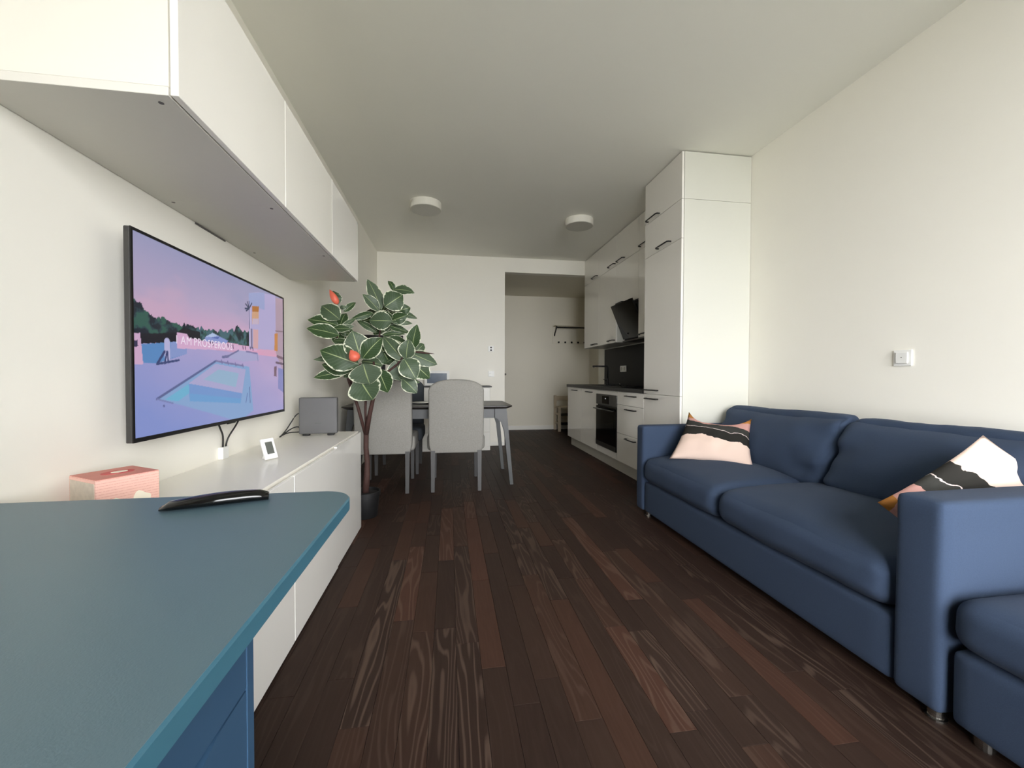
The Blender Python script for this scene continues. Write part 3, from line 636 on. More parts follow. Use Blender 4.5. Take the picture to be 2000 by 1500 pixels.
# ------------------------------------------------------------------ kitchen
KX, KB = 1.765, RW - 0.002            # front plane of the base units, back
def handle(parent, x, y, z, ln=.20):
    """black bow handle, horizontal along Y, standing 32 mm off the door"""
    d = .032; h = ln / 2
    o = MB().tube([(x + .001, y - h, z), (x - d * .75, y - h, z), (x - d, y - h + .012, z + .001), (x - d, y, z + .001), (x - d, y + h - .012, z + .001), (x - d * .75, y + h, z), (x + .001, y + h, z)], .0060, 8).build('handle', 'black_metal', parent, smooth=True)
    return o
def front(parent, name, x, y0, y1, z0, z1, hy, hz, m='kitchen_gloss', ln=.20, off=True):
    d = MB().box(x, x + .018, y0 + .0015, y1 - .0015, z0 + .0015, z1 - .0015, .0012, 2).build(name, m, parent)
    if hy is not None: handle(d, x, hy, hz, ln)
    return d
PZ, TZ = 0.130, 0.866
# tall unit
tt = thing('tall_cabinet', 'tall glossy white kitchen cabinet reaching up beside the sofa', 'cabinet', ((KX + KB) / 2, 3.235, 0))
MB().box(KX + .021, KB, 2.9365, 2.952, .0, 2.3905, .001).build('side_panel', 'kitchen_side', tt)
MB().box(KX + .021, KB, 2.953, 3.534, PZ, 2.3905, .001).build('cabinet_body', 'kitchen_side', tt)
front(tt, 'door', KX, 2.936, 3.535, PZ, .867, 3.375, .826)
front(tt, 'door', KX, 2.936, 3.535, .867, 2.090, 3.375, .902)
front(tt, 'door', KX, 2.936, 3.535, 2.090, 2.3915, 3.19, 2.112)
t2 = thing('top_cabinet', 'glossy white top box on the tall cabinet, touching the ceiling', 'cabinet', ((KX + KB) / 2, 3.235, 2.392))
MB().box(KX + .021, KB, 2.9365, 3.534, 2.3925, 2.752, .001).build('cabinet_body', 'kitchen_side', t2)
front(t2, 'door', KX, 2.936, 3.535, 2.3925, 2.752, 3.375, 2.408)
# base run
u = thing('drawer_cabinet', 'white kitchen base cabinet with three drawers next to the oven', 'cabinet', ((KX + KB) / 2, 3.835, PZ))
MB().box(KX + .021, KB, 3.536, 4.134, PZ, TZ - .001).build('cabinet_body', 'kitchen_side', u)
for a, b_, hz in ((.728, TZ, .826), (.429, .728, .690), (PZ, .429, .393)): front(u, 'drawer', KX, 3.536, 4.135, a, b_, 3.79, hz, ln=.21)
u = thing('oven_cabinet', 'white kitchen cabinet housing the built-in oven', 'cabinet', ((KX + KB) / 2, 4.435, PZ))
MB().box(KX + .021, KB, 4.136, 4.152, PZ, TZ - .001).box(KX + .021, KB, 4.718, 4.734, PZ, TZ - .001).box(KX + .021, KB, 4.152, 4.718, PZ, PZ + .016).build('cabinet_body', 'kitchen_side', u)
MB().box(KX, KX + .018, 4.1365, 4.7335, PZ + .0015, .206, .001).build('panel', 'kitchen_gloss', u); MB().box(KX, KX + .018, 4.1365, 4.7335, .818, TZ - .0015, .001).build('panel', 'kitchen_gloss', u)
ov = thing('oven', 'black and dark steel built-in oven between white base cabinets', 'oven', ((KX + KB) / 2, 4.435, .208))
MB().box(KX + .004, KB - .04, 4.153, 4.717, .209, .816).build('oven_body', 'black_matte', ov)
MB().box(KX - .012, KX + .004, 4.1375, 4.7325, .695, .817, .001).build('control_panel', 'oven_steel', ov)
MB().box(KX - .0135, KX - .011, 4.33, 4.54, .712, .800).build('display', 'black_glass', ov)
MB().box(KX - .0142, KX - .0134, 4.425, 4.442, .766, .776).build('clock_digits', 'oven_led', ov)
dr = MB().box(KX - .012, KX + .004, 4.1375, 4.7325, .209, .682, .001).build('oven_door', 'black_glass', ov)
MB().box(KX - .0132, KX - .0118, 4.20, 4.67, .31, .60).build('door_glass', 'black_glass', dr)
MB().box(KX - .0132, KX - .0118, 4.138, 4.732, .21, .262).build('door_trim', 'oven_steel', dr)
MB().tube([(KX - .012, 4.19, .648), (KX - .045, 4.19, .648), (KX - .047, 4.15, .648)], .006, 8).tube([(KX - .012, 4.68, .648), (KX - .045, 4.68, .648)], .006, 8).tube([(KX - .047, 4.15, .648), (KX - .047, 4.72, .648)], .009, 10).build('handle', 'oven_steel', dr, smooth=True)
for y0, y1, hy, wh in ((4.735, 5.335, 4.995, 'between the oven and the corner unit'), (5.335, 5.965, 5.61, 'at the hallway end of the worktop')):
    u = thing('base_cabinet', 'white kitchen base cabinet with one door, ' + wh, 'cabinet', ((KX + KB) / 2, (y0 + y1) / 2, PZ), group='one-door kitchen base cabinets')
    MB().box(KX + .021, KB, y0 + .001, y1 - .001, PZ, TZ - .001).build('cabinet_body', 'kitchen_side', u)
    front(u, 'door', KX, y0, y1, PZ, TZ, hy, .826)
tag(MB().box(KX + .055, KX + .071, 2.955, 5.96, 0, PZ, .001).build('kitchen_plinth', 'plinth_grey', base=True), 'long grey-white plinth along the floor below the kitchen cabinets', 'plinth')
wt = thing('worktop', 'dark stone kitchen worktop running to the hallway corner', 'worktop', ((KX + KB) / 2, 4.76, TZ))
wtop = MB(); wx0 = KX - .018
wtop.box(wx0, KB, 3.537, 4.80, TZ, .904).box(wx0, KB, 5.30, 5.978, TZ, .904).box(wx0, 1.86, 4.80, 5.30, TZ, .904).box(2.24, KB, 4.80, 5.30, TZ, .904)
wtop.build('slab', 'worktop_dark', wt)
MB().box(1.87, 2.23, 4.81, 5.29, TZ + .001, TZ + .006).box(1.86, 1.87, 4.80, 5.30, TZ, .9055).box(2.23, 2.24, 4.80, 5.30, TZ, .9055).box(1.87, 2.23, 4.80, 4.81, TZ, .9055).box(1.87, 2.23, 5.29, 5.30, TZ, .9055).build('sink_bowl', 'black_matte', wt)
tp = thing('kitchen_tap', 'matt black kitchen tap with a long straight spout', 'tap', (2.17, 5.42, .904))
MB().lathe([(0, 0), (.026, 0), (.026, .01), (.019, .014), (.019, .09), (.0, .09)], (2.17, 5.42, .904), 20).build('tap_base', 'black_metal', tp, smooth=False)
MB().tube([(2.17, 5.42, .98), (2.17, 5.42, 1.145), (2.165, 5.42, 1.158), (2.15, 5.42, 1.163), (1.955, 5.42, 1.163)], .0115, 12).build('spout', 'black_metal', tp, smooth=True)
MB().lathe([(0, 0), (.010, 0), (.010, .012), (0, .012)], (1.968, 5.42, 1.142), 14).build('outlet', 'steel', tp, smooth=True)
MB().tube([(2.15, 5.42, .965), (2.10, 5.40, .985)], .005, 8).build('lever', 'black_metal', tp, smooth=True)
tag(MB().lathe([(0, 0), (.012, 0), (.012, .02), (.008, .024), (0, .024)], (2.26, 5.20, .904), 16).build('sink_button', 'steel', base=True, smooth=True), 'small steel sink button beside the black tap', 'sink button')
tag(MB().box(1.83, 2.29, 4.17, 4.70, .9045, .909, .002).build('hob', 'black_glass', base=True), 'flat black glass hob set on the worktop above the oven', 'hob')
tag(MB().box(RW - .014, RW - .001, 3.537, 5.972, .905, 1.43).build('splashback', 'splash_dark', base=True), 'black splashback panel between worktop and wall cabinets', 'splashback')
so = thing('power_socket', 'white double power socket on the black splashback', 'socket', (RW - .016, 5.275, 1.08))
MB().box(RW - .024, RW - .014, 5.18, 5.37, 1.085, 1.170, .002).build('plate', 'plastic_white', so)
for y in (5.23, 5.32): MB().lathe([(0, 0), (.026, 0), (.024, -.002), (0, -.002)], (RW - .024, y, 1.128), 18, 'x').build('insert', 'plinth_grey', so)
# wall cabinets
WX, WB, WG, WT = 2.020, 1.442, 2.380, 2.752
wc = [(5.385, 5.976, 5.52, 'next to the hallway'), (4.785, 5.385, 4.915, 'second from the hallway'), (4.185, 4.785, 4.645, 'over the slanted hood'), (3.580, 4.185, 4.045, 'against the tall cabinet')]
for i, (y0, y1, hy, wh) in enumerate(wc):
    zb = 1.868 if i == 2 else WB
    u = thing('kitchen_wall_cabinet', 'glossy kitchen wall cabinet, lower row, ' + wh, 'cabinet', ((WX + KB) / 2, (y0 + y1) / 2, zb), group='lower row of kitchen wall cabinets')
    MB().box(WX + .021, KB, y0 + .001, y1 - .001, zb, WG - .001).build('cabinet_body', 'kitchen_side', u)
    front(u, 'door', WX, y0, y1, zb, WG, hy, zb + .03)
    u = thing('kitchen_top_cabinet', 'glossy kitchen cabinet just under the ceiling, upper row, ' + wh, 'cabinet', ((WX + KB) / 2, (y0 + y1) / 2, WG), group='upper row of kitchen wall cabinets')
    MB().box(WX + .021, KB, y0 + .001, y1 - .001, WG, WT).build('cabinet_body', 'kitchen_side', u)
    front(u, 'door', WX, y0, y1, WG, WT, hy, WG + .03)
tag(MB().box(WX, KB, 3.537, 3.579, WB, WT).build('filler_strip', 'kitchen_gloss', base=True), 'narrow white filler strip between tall cabinet and wall cabinets', 'filler')
hd = thing('range_hood', 'slanted black glass range hood above the hob', 'range hood', (2.15, 4.485, 1.45))
MB().prism([(2.14, 1.452), (KB - .02, 1.452), (KB - .02, 1.866), (2.05, 1.866), (2.04, 1.80)], 'y', 4.196, 4.775).build('hood_body', 'black_matte', hd)
MB().prism([(1.945, 1.872), (1.957, 1.876), (2.124, 1.482), (2.112, 1.478)], 'y', 4.196, 4.776).build('glass_panel', 'black_glass', hd)
MB().prism([(2.02, 1.83), (2.05, 1.80), (2.145, 1.52), (2.125, 1.51)], 'y', 4.25, 4.72).build('hinge_plate', 'black_metal', hd)
MB().box(2.10, KB - .03, 4.198, 4.773, 1.442, 1.456, .002).build('hood_tray', 'oven_steel', hd)

# ------------------------------------------------------------------ ceiling lamps, switches
for x, y, lb in ((-.235, 4.235, 'the left one'), (1.425, 4.42, 'the right one near the cabinets')):
    t = thing('ceiling_lamp', 'round white drum ceiling lamp, ' + lb, 'ceiling lamp', (x, y, CEIL - .075), group='drum ceiling lamps')
    smooth_angle(MB().lathe([(.150, .001), (.155, .004), (.155, .0745), (0, .0745), (0, .07), (.149, .07), (.149, .001)], (x, y, CEIL - .075), 56).build('shade', 'lamp_white', t))
    smooth_angle(MB().lathe([(0, .0), (.149, .0), (.149, .006), (0, .006)], (x, y, CEIL - .0745), 56).build('diffuser', 'lamp_diffuser', t))
sw = thing('light_switch', 'square white light switch on the right wall above the sofa', 'switch', (RW, 1.815, 1.08))
MB().box(RW - .009, RW - .0005, 1.771, 1.859, 1.081, 1.165, .003, 2).build('frame', 'plastic_white', sw)
MB().box(RW - .016, RW - .009, 1.785, 1.845, 1.093, 1.153, .004, 2).build('rocker', 'plastic_white', sw)
MB().lathe([(0, 0), (.0025, 0), (.002, -.001), (0, -.001)], (RW - .016, 1.815, 1.125), 10, 'x').build('indicator', 'screw_grey', sw)
s1 = thing('wall_socket', 'white socket with two dark openings high on the back wall', 'socket', (.602, BY, 1.38))
MB().box(.560, .644, BY - .010, BY - .0005, 1.381, 1.463, .003).build('plate', 'plastic_white', s1)
for z in (1.402, 1.440): MB().lathe([(0, 0), (.0125, 0), (.0125, -.002), (0, -.002)], (.602, BY - .010, z), 14, 'y').build('opening', 'black_matte', s1)
s2 = thing('wall_switch', 'white double switch on the back wall above the chest of drawers', 'switch', (.602, BY, 1.012))
MB().box(.560, .650, BY - .010, BY - .0005, 1.013, 1.102, .003).build('plate', 'plastic_white', s2)
for z in (1.036, 1.079): MB().box(.566, .606, BY - .016, BY - .010, z - .019, z + .019, .003).build('rocker', 'plastic_white', s2)
tag(MB().lathe([(0, 0), (.012, 0), (.016, -.02), (.012, -.034), (0, -.036)], (.822, BY + .05, 1.05), 14, 'y').build('door_stop', 'screw_grey', base=True, smooth=True), 'small dark knob on the left edge of the hallway opening', 'knob')
bpy.data.objects['door_stop'].location.x = .818

# ------------------------------------------------------------------ hallway
rk = thing('coat_rack', 'white wall coat rack with a shelf and dark hooks in the hallway', 'coat rack', (2.3, HY, 1.65))
MB().box(1.965, 2.69, HY - .016, HY - .001, 1.655, 2.0, .003).build('back_panel', 'hall_paint', rk)
MB().box(1.965, 2.69, HY - .22, HY - .016, 1.975, 1.993, .002).build('shelf', 'hall_paint', rk)
MB().tube([(2.0, HY - .18, 1.945), (2.69, HY - .18, 1.945)], .011, 10).build('rail', 'black_metal', rk, smooth=True)
MB().tube(bez([(2.0, HY - .19, 1.972), (2.0, HY - .17, 1.9), (2.0, HY - .06, 1.9), (2.0, HY - .02, 1.80)]), .011, 10).build('bracket', 'black_metal', rk, smooth=True)
for k in range(5): MB().lathe([(0, 0), (.008, 0), (.008, -.03), (.018, -.034), (.018, -.042), (0, -.044)], (2.075 + k * .128, HY - .016, 1.678), 14, 'y').build('hook', 'black_metal', rk, smooth=True)
sh = thing('shoe_bench', 'small pale wooden bench with dark shelves in the hallway', 'bench', (2.25, 7.5, 0))
for x in (1.99, 2.52):
    MB().box(x, x + .045, 7.635, 7.68, 0, .66, .003).build('post', 'wood_pale', sh); MB().box(x, x + .05, 7.33, 7.375, 0, .44, .003).build('leg', 'wood_pale', sh)
    for z in (.13, .30): MB().box(x + .01, x + .03, 7.375, 7.635, z, z + .04).build('side_rail', 'wood_pale', sh)
for k in range(3): MB().box(1.985, 2.575, 7.325 + k * .105, 7.325 + k * .105 + .095, .44, .458, .002).build('seat_slat', 'wood_pale', sh)
for z in (.12, .29):
    MB().box(2.04, 2.52, 7.34, 7.62, z, z + .022).build('shelf', 'black_matte', sh)
MB().box(2.035, 2.52, 7.645, 7.665, .56, .65, .002).build('back_rail', 'wood_pale', sh)

# ------------------------------------------------------------------ sofa
SX = 1.41
sofa = thing('sofa', 'navy blue fabric two-seat sofa along the right wall', 'sofa', (1.85, 1.95, 0))
def arm(y0, y1, name='armrest'):
    return soft(name, (SX - .005, y0, .033), (2.345, y1, .658), .022, 'sofa_navy', sofa, puff=(.004, .004, .006), n=16, wob=.002, wf=3)
arm(.968, 1.104); arm(2.815, 2.926)
for y, in ((1.104,), (.962,)): pass
soft('base', (SX + .004, 1.108, .035), (2.25, 2.811, .250), .018, 'sofa_navy', sofa, puff=(.004, 0, 0), n=14)
soft('back_frame', (2.20, 1.108, .035), (2.345, 2.811, .66), .02, 'sofa_navy', sofa, n=12)
def seat_shear(p, q):
    # front edge rolls down, seat dips a little towards the back
    t = (p.x - SX) / .6
    if q[2] > -.5: p.z += .028 * math.sin(min(1, max(0, t)) * math.pi * .75) - .012 * max(0, t - .3)
    return p
for k, (y0, y1) in enumerate(((1.110, 1.9835), (1.9865, 2.809))):
    s = soft('seat_cushion', (SX - .012, y0, .254), (2.20, y1, .425), .062, 'sofa_navy', sofa, puff=(.012, .0, .030), n=30, wob=.006, wf=5.5, seed=k * 5, shear=seat_shear)
def back_shear(k):
    def f(p, q):
        h = (p.z - .43) / .38
        p.x += .17 * h - .04 * h * h + (1 - q[0]) * .5 * .045 * max(0, q[2] + .2) ** 2
        yy = q[1]
        e_ = max(0, abs(yy) - .40) / .60
        if k == 1: p.y += .06 * min(1, max(0, h - .45) / .4) * max(0, yy)
        p.x -= (.017 * math.sin(26 * (p.z + (.55 if yy > 0 else -.55) * p.y) + k * 2) + .006 * math.sin(61 * p.z + 9 * p.y)) * e_ * (1 - abs(q[2]) ** 4)
        p.z += .020 * (abs(yy) ** 3) * max(0, q[2]) - .010 * max(0, q[2])
        return p
    return f
for k, (y0, y1) in enumerate(((1.112, 1.893), (1.903, 2.808))):
    soft('back_cushion', (1.925, y0, .415), (2.125, y1, .802), .062, 'sofa_navy', sofa, puff=(.050, .008, .018), n=34, wob=.011, wf=5.0, seed=11 + k * 7, shear=back_shear(k))
for x, y in ((SX + .035, 1.005), (SX + .035, 2.80), (2.28, 1.02), (2.28, 2.80)):
    MB().lathe([(0, 0), (.026, 0), (.026, .006), (.02, .008), (.02, .045), (0, .045)], (x, y, 0), 20).build('foot', 'steel', sofa, smooth=False)
# ottoman in front of the near arm
ot = thing('ottoman', 'navy blue ottoman pushed against the near sofa arm', 'ottoman', (1.85, .45, 0))
soft('base', (SX + .004, -.02, .035), (2.30, .953, .250), .022, 'sofa_navy', ot, puff=(.004, .003, 0), n=14)
soft('seat_cushion', (SX - .006, -.03, .254), (2.31, .957, .405), .055, 'sofa_navy', ot, puff=(.010, 0, .034), n=24, wob=.004, wf=4, seed=23)
for x, y in ((SX + .05, .03), (SX + .05, .90), (2.25, .03), (2.25, .90)): MB().lathe([(0, 0), (.022, 0), (.022, .04), (0, .04)], (x, y, 0), 16).build('foot', 'steel', ot)

def pillow(name, label, corners, thick, sag, seed):
    """square scatter cushion spanned by bottom-left, bottom-right, top-right, top-left"""
    A, B, D, E_ = [Vector(c) for c in corners]; n = 26; nrm = (B - A).cross(E_ - A).normalized()
    verts, faces, uvs = [], [], []
    for side in (1, -1):
        for j in range(n + 1):
            for i in range(n + 1):
                u_, v_ = i / n, j / n; a, b = 2 * u_ - 1, 2 * v_ - 1
                p = (A * (1 - u_) + B * u_) * (1 - v_) + (E_ * (1 - u_) + D * u_) * v_
                pinch = .020 * ((1 - a * a) * abs(b) ** 4 * -(1 if b > 0 else -1))
                pinch2 = .018 * ((1 - b * b) * abs(a) ** 4 * -(1 if a > 0 else -1))
                p = p + (E_ - A).normalized() * (pinch - sag * (1 - a * a) * max(0, b) ** 2) + (B - A).normalized() * pinch2
                hgt = thick * (max(0, 1 - a * a) * max(0, 1 - b * b)) ** .55
                wr = noise.noise(Vector((u_ * 5 + seed, v_ * 5, seed))) * .012 + noise.noise(Vector((u_ * 14 + seed, v_ * 6, seed))) * .006
                p = p + nrm * side * (hgt + wr * (1 - max(abs(a), abs(b)) ** 6) * (hgt / thick))
                verts.append(p); uvs.append((u_, v_))
    st = (n + 1) ** 2
    for s_ in (0, 1):
        for j in range(n):
            for i in range(n):
                f = [s_ * st + j * (n + 1) + i, s_ * st + j * (n + 1) + i + 1, s_ * st + (j + 1) * (n + 1) + i + 1, s_ * st + (j + 1) * (n + 1) + i]
                faces.append(f if s_ == 0 else f[::-1])
    me = bpy.data.meshes.new(name); me.from_pydata(verts, [], faces); ul = me.uv_layers.new(name='UVMap')
    for lp in me.loops: ul.data[lp.index].uv = uvs[lp.vertex_index]
    bm = bmesh.new(); bm.from_mesh(me); bmesh.ops.remove_doubles(bm, verts=bm.verts[:], dist=1e-5); bm.to_mesh(me); bm.free()
    o = link(name, me, 'pillow_print', smooth=True, base=True); return tag(o, label, 'pillow', 'patterned scatter pillows on the sofa')
pillow('scatter_pillow', 'pink, black and ochre pillow standing by the far sofa arm', [(1.50, 2.62, .455), (1.86, 2.27, .455), (2.03, 2.50, .735), (1.725, 2.75, .765)], .065, .09, 1.0)
pillow('scatter_pillow', 'pale pink and black pillow tucked behind the near sofa arm', [(2.31, 1.19, .60), (1.935, 1.22, .81), (1.475, 1.21, .585), (1.63, 1.135, .44)], .045, -.02, 4.0)

# ------------------------------------------------------------------ dining table and chairs
tb = thing('dining_table', 'dark stained dining table with splayed grey legs', 'table', (-.18, 4.15, 0))
tx0, tx1, ty0, ty1, tz = -.945, .585, 3.755, 4.545, .748
ol = []
for cx, cy, a0 in ((tx1 - .06, ty1 - .06, 0), (tx0 + .06, ty1 - .06, 1), (tx0 + .06, ty0 + .06, 2), (tx1 - .06, ty0 + .06, 3)):
    for k in range(7): a = math.pi / 2 * (a0 + k / 6); ol.append((cx + .06 * math.cos(a), cy + .06 * math.sin(a)))
def sc(o, d): return [(p[0] + (-d if p[0] > -.18 else d), p[1] + (-d if p[1] > 4.15 else d)) for p in o]
MB().loft([[(p[0], p[1], tz - .030) for p in sc(ol, .035)], [(p[0], p[1], tz - .010) for p in ol], [(p[0], p[1], tz - .002) for p in ol], [(p[0], p[1], tz) for p in sc(ol, .002)]]).build('table_top', 'table_top', tb)
for y0, y1 in ((3.83, 3.852), (4.448, 4.47)): MB().box(-.80, .43, y0, y1, .628, tz - .030).build('apron', 'table_leg', tb)
for x0, x1 in ((-.85, -.828), (.458, .48)): MB().box(x0, x1, 3.86, 4.44, .628, tz - .030).build('apron', 'table_leg', tb)
for sx, xc in ((1, .5), (-1, -.86)):
    for sy, yc in ((-1, 3.825), (1, 4.475)):
        prof = [(.063 * -sx - .015 * sx, tz - .030), (.012 * sx + .02 * sx, tz - .030), (.097 * sx, 0), (.066 * sx, 0), (.010 * sx, .50), (-.016 * sx, .585), (-.06 * sx, .628), (-.078 * sx, .63)]
        yy0, yy1 = (yc - .022, yc + .016) if sy < 0 else (yc - .016, yc + .022)
        MB().prism([(xc + p[0], p[1]) for p in prof], 'y', yy0, yy1).build('leg', 'table_leg', tb)
tag(MB().lathe([(0, 0), (.05, 0), (.11, .012), (.112, .015), (.105, .014), (.05, .004), (0, .004)], (-.26, 4.12, tz), 36).build('plate', 'plate_glass', base=True, smooth=True), 'pale shallow plate lying on the dining table between two chairs', 'plate')

def chair(label, cx, cy, rz, fab, name='dining_chair'):
    """fabric-covered chair; local: back plane at y=0 facing -y, seat towards +y"""
    t = thing(name, label, 'chair', (cx, cy, 0), rz, 'dining chairs')
    # back: arched top, covered down to the seat frame, slight backward lean
    n = 22; secs = []
    outline = []
    hw = .243
    def wid(z): return hw - .05 * max(0, (.42 - z) / .09) ** 1.3 * (.45) if z < .42 else hw
    pts = []
    for k in range(9): z = .335 + k * (.888 - .335) / 8; pts.append((wid(z), z))
    for k in range(1, 12):
        a = math.pi / 2 * k / 12; pts.append((hw * (math.cos(a) ** .74), .888 + .104 * math.sin(a)))
    right = pts; left = [(-p[0], p[1]) for p in pts[::-1]]; outl = right + [(0, .993)] + left
    b = MB()
    def sect(y, inset, puff=0): 
        out = []
        for (x, z) in outl:
            cxx, czz = 0, .66; lean = -.045 * max(0, (z - .45) / .54) 
            d = Vector((x - cxx, z - czz)); l = d.length; d = d * ((l - inset) / l); out.append((cxx + d.x, y + lean, czz + d.y))
        return out
    b.loft([sect(.0, .018), sect(.006, .006), sect(.02, .0), sect(.07, .0), sect(.088, .006), sect(.095, .02)])
    o = b.build('backrest', fab, t, local=True); smooth_angle(o, 60)
    # seat with front apron cover
    def shear(p, q): return p
    me_o = soft('seat', (-.262, .085, .345), (.262, .545, .485), .035, fab, None, puff=(.004, .004, .012), n=14, wob=.002)
    me_o.parent = t
    for x in (-.205, .205):
        MB().loft([[(x - .019, -.002, .36), (x + .019, -.002, .36), (x + .019, .036, .36), (x - .019, .036, .36)], [(x - .015, -.03, 0), (x + .015, -.03, 0), (x + .015, .0, 0), (x - .015, .0, 0)]]).build('leg', 'chair_leg', t, local=True)
        MB().loft([[(x - .019, .49, .36), (x + .019, .49, .36), (x + .019, .528, .36), (x - .019, .528, .36)], [(x - .014, .495, 0), (x + .014, .495, 0), (x + .014, .523, 0), (x - .014, .523, 0)]]).build('leg', 'chair_leg', t, local=True)
    return t
chair('light grey fabric dining chair, right one of the near pair', .062, 3.665, 0.0, 'chair_grey')
chair('light grey fabric dining chair partly behind the plant stem', -.567, 3.665, 0.0, 'chair_grey')
chair('dark slate dining chair on the far side of the table', -.535, 4.86, math.pi, 'chair_slate')

mo = thing('monitor', 'black computer monitor on the dining table, hidden behind the plant leaves', 'monitor', (-.62, 4.30, tz))
MB().box(-.865, -.465, 4.285, 4.31, 1.22, 1.432, .004).build('panel', 'black_matte', mo)
MB().box(-.685, -.645, 4.312, 4.335, tz + .01, 1.25, .003).build('stand', 'black_metal', mo)
MB().box(-.74, -.54, 4.24, 4.40, tz, tz + .012, .004).build('foot', 'black_metal', mo)

# ------------------------------------------------------------------ chest of drawers at the back wall
cd = thing('chest_of_drawers', 'white chest of drawers with a dark top at the back wall', 'chest of drawers', (.1, 5.78, 0))
MB().box(-.36, .557, 5.62, 5.955, 0, .868, .002).build('carcass', 'trim_white', cd)
MB().box(-.375, .578, 5.595, 5.962, .868, .886, .002).build('top_board', 'chair_leg', cd)
for k in range(4):
    for x0, x1 in ((-.355, .095), (.101, .552)):
        z0 = .055 + k * .203; d = MB().box(x0, x1, 5.603, 5.62, z0, z0 + .197, .003).build('drawer', 'trim_white', cd)
        MB().lathe([(0, 0), (.008, 0), (.008, -.012), (.016, -.018), (.012, -.024), (0, -.025)], (x0 + .14 if x0 < 0 else x1 - .14, 5.603, z0 + .10), 12, 'y').build('knob', 'black_metal', d, smooth=True)
pf = thing('picture_frame', 'white framed dark blue picture leaning on the back wall', 'picture', (-.15, 5.90, .886))
fb = MB().box(-.345, -.31, 5.86, 5.88, .887, 1.095).box(-.035, .0, 5.86, 5.88, .887, 1.095).box(-.31, -.035, 5.86, 5.88, 1.062, 1.095).box(-.31, -.035, 5.86, 5.88, .887, .92); fb.build('frame', 'plastic_white', pf)
MB().box(-.312, -.033, 5.868, 5.884, .918, 1.064).build('picture', 'photo_blue', pf)

# ------------------------------------------------------------------ rubber plant
pt = thing('rubber_plant', 'tall variegated rubber plant in a black pot between sideboard and chairs', 'plant', (-.605, 3.09, 0))
smooth_angle(MB().lathe([(0, 0), (.082, 0), (.086, .004), (.100, .150), (.106, .152), (.108, .186), (.100, .187), (.097, .165), (0, .165)], (-.605, 3.09, 0), 36).build('pot', 'pot', pt))
MB().lathe([(0, .006), (.096, 0), (.096, -.01), (0, -.01)], (-.605, 3.09, .168), 24).build('soil', 'soil', pt)
def stem(pts, rs, name='stem'): 
    return MB().tube(pts, rs, 10).build(name, 'trunk', pt, smooth=True)
stem([(-.603, 3.09, .16), (-.592, 3.09, .30), (-.590, 3.09, .40), (-.598, 3.09, .50), (-.594, 3.08, .63)], [.024, .022, .019, .018, .018], 'trunk')
stem([(-.594, 3.08, .60), (-.565, 3.05, .74), (-.535, 3.02, .86), (-.515, 2.98, .98), (-.52, 2.96, 1.12)], [.018, .016, .014, .011, .007])
stem([(-.600, 3.08, .60), (-.645, 3.05, .80), (-.70, 3.02, .99), (-.725, 2.99, 1.12), (-.76, 2.95, 1.30)], [.012, .011, .010, .008, .006])
stem([(-.594, 3.09, .62), (-.604, 3.10, .76), (-.60, 3.12, .95), (-.53, 3.13, 1.16), (-.50, 3.13, 1.38)], [.010, .009, .009, .008, .006])
stem([(-.66, 3.03, .86), (-.675, 2.98, .98), (-.61, 2.88, 1.06), (-.585, 2.85, 1.10)], [.008, .007, .006, .005])
stem([(-.52, 2.98, .97), (-.45, 2.96, 1.03), (-.36, 2.95, 1.10), (-.31, 2.95, 1.17)], [.009, .008, .007, .005])
def leaf(p0, p1, W, droop, fold, roll):
    """ovate leaf blade from stalk p0 to tip p1, W wide, arched, folded along the midrib and rolled about its axis (metres, radians)"""
    P0, P1 = Vector(p0), Vector(p1); ax = (P1 - P0); L_ = ax.length; ax.normalize()
    view = Vector((0.14, -1, .05)).normalized()
    nrm = (view - ax * view.dot(ax)).normalized(); side = ax.cross(nrm).normalized()
    q = Matrix.Rotation(roll, 3, ax); nrm = q @ nrm; side = q @ side
    W = W / max(.35, abs(math.cos(roll))); nu_, nv_ = 12, 8; verts, faces, uvs = [], [], []
    for i in range(nu_ + 1):
        t = i / nu_; wt = (math.sin(math.pi * min(1, t ** .86)) ** .82) if 0 < t < 1 else 0.0; wt = max(wt, .015)
        if t > .9: wt *= 1 - ((t - .9) / .1) ** 2 * .6
        cen = P0 + ax * (L_ * t) + nrm * (droop * 4 * t * (1 - t) * .6) - Vector((0, 0, 1)) * droop * t * t * .4
        for j in range(nv_ + 1):
            s_ = 2 * j / nv_ - 1
            ruf = .004 * math.sin(t * 17 + j) * abs(s_) ** 2
            verts.append(cen + side * (s_ * wt * W / 2) + nrm * (fold * abs(s_) ** 1.4 * wt * W / 2 + ruf)); uvs.append((t, j / nv_))
    for i in range(nu_):
        for j in range(nv_): a = i * (nv_ + 1) + j; faces.append((a, a + 1, a + nv_ + 2, a + nv_ + 1))
    me = bpy.data.meshes.new('leaf'); me.from_pydata(verts, [], faces); ul = me.uv_layers.new(name='UVMap')
    for lp in me.loops: ul.data[lp.index].uv = uvs[lp.vertex_index]
    return link('leaf', me, 'leaf', pt, smooth=True)
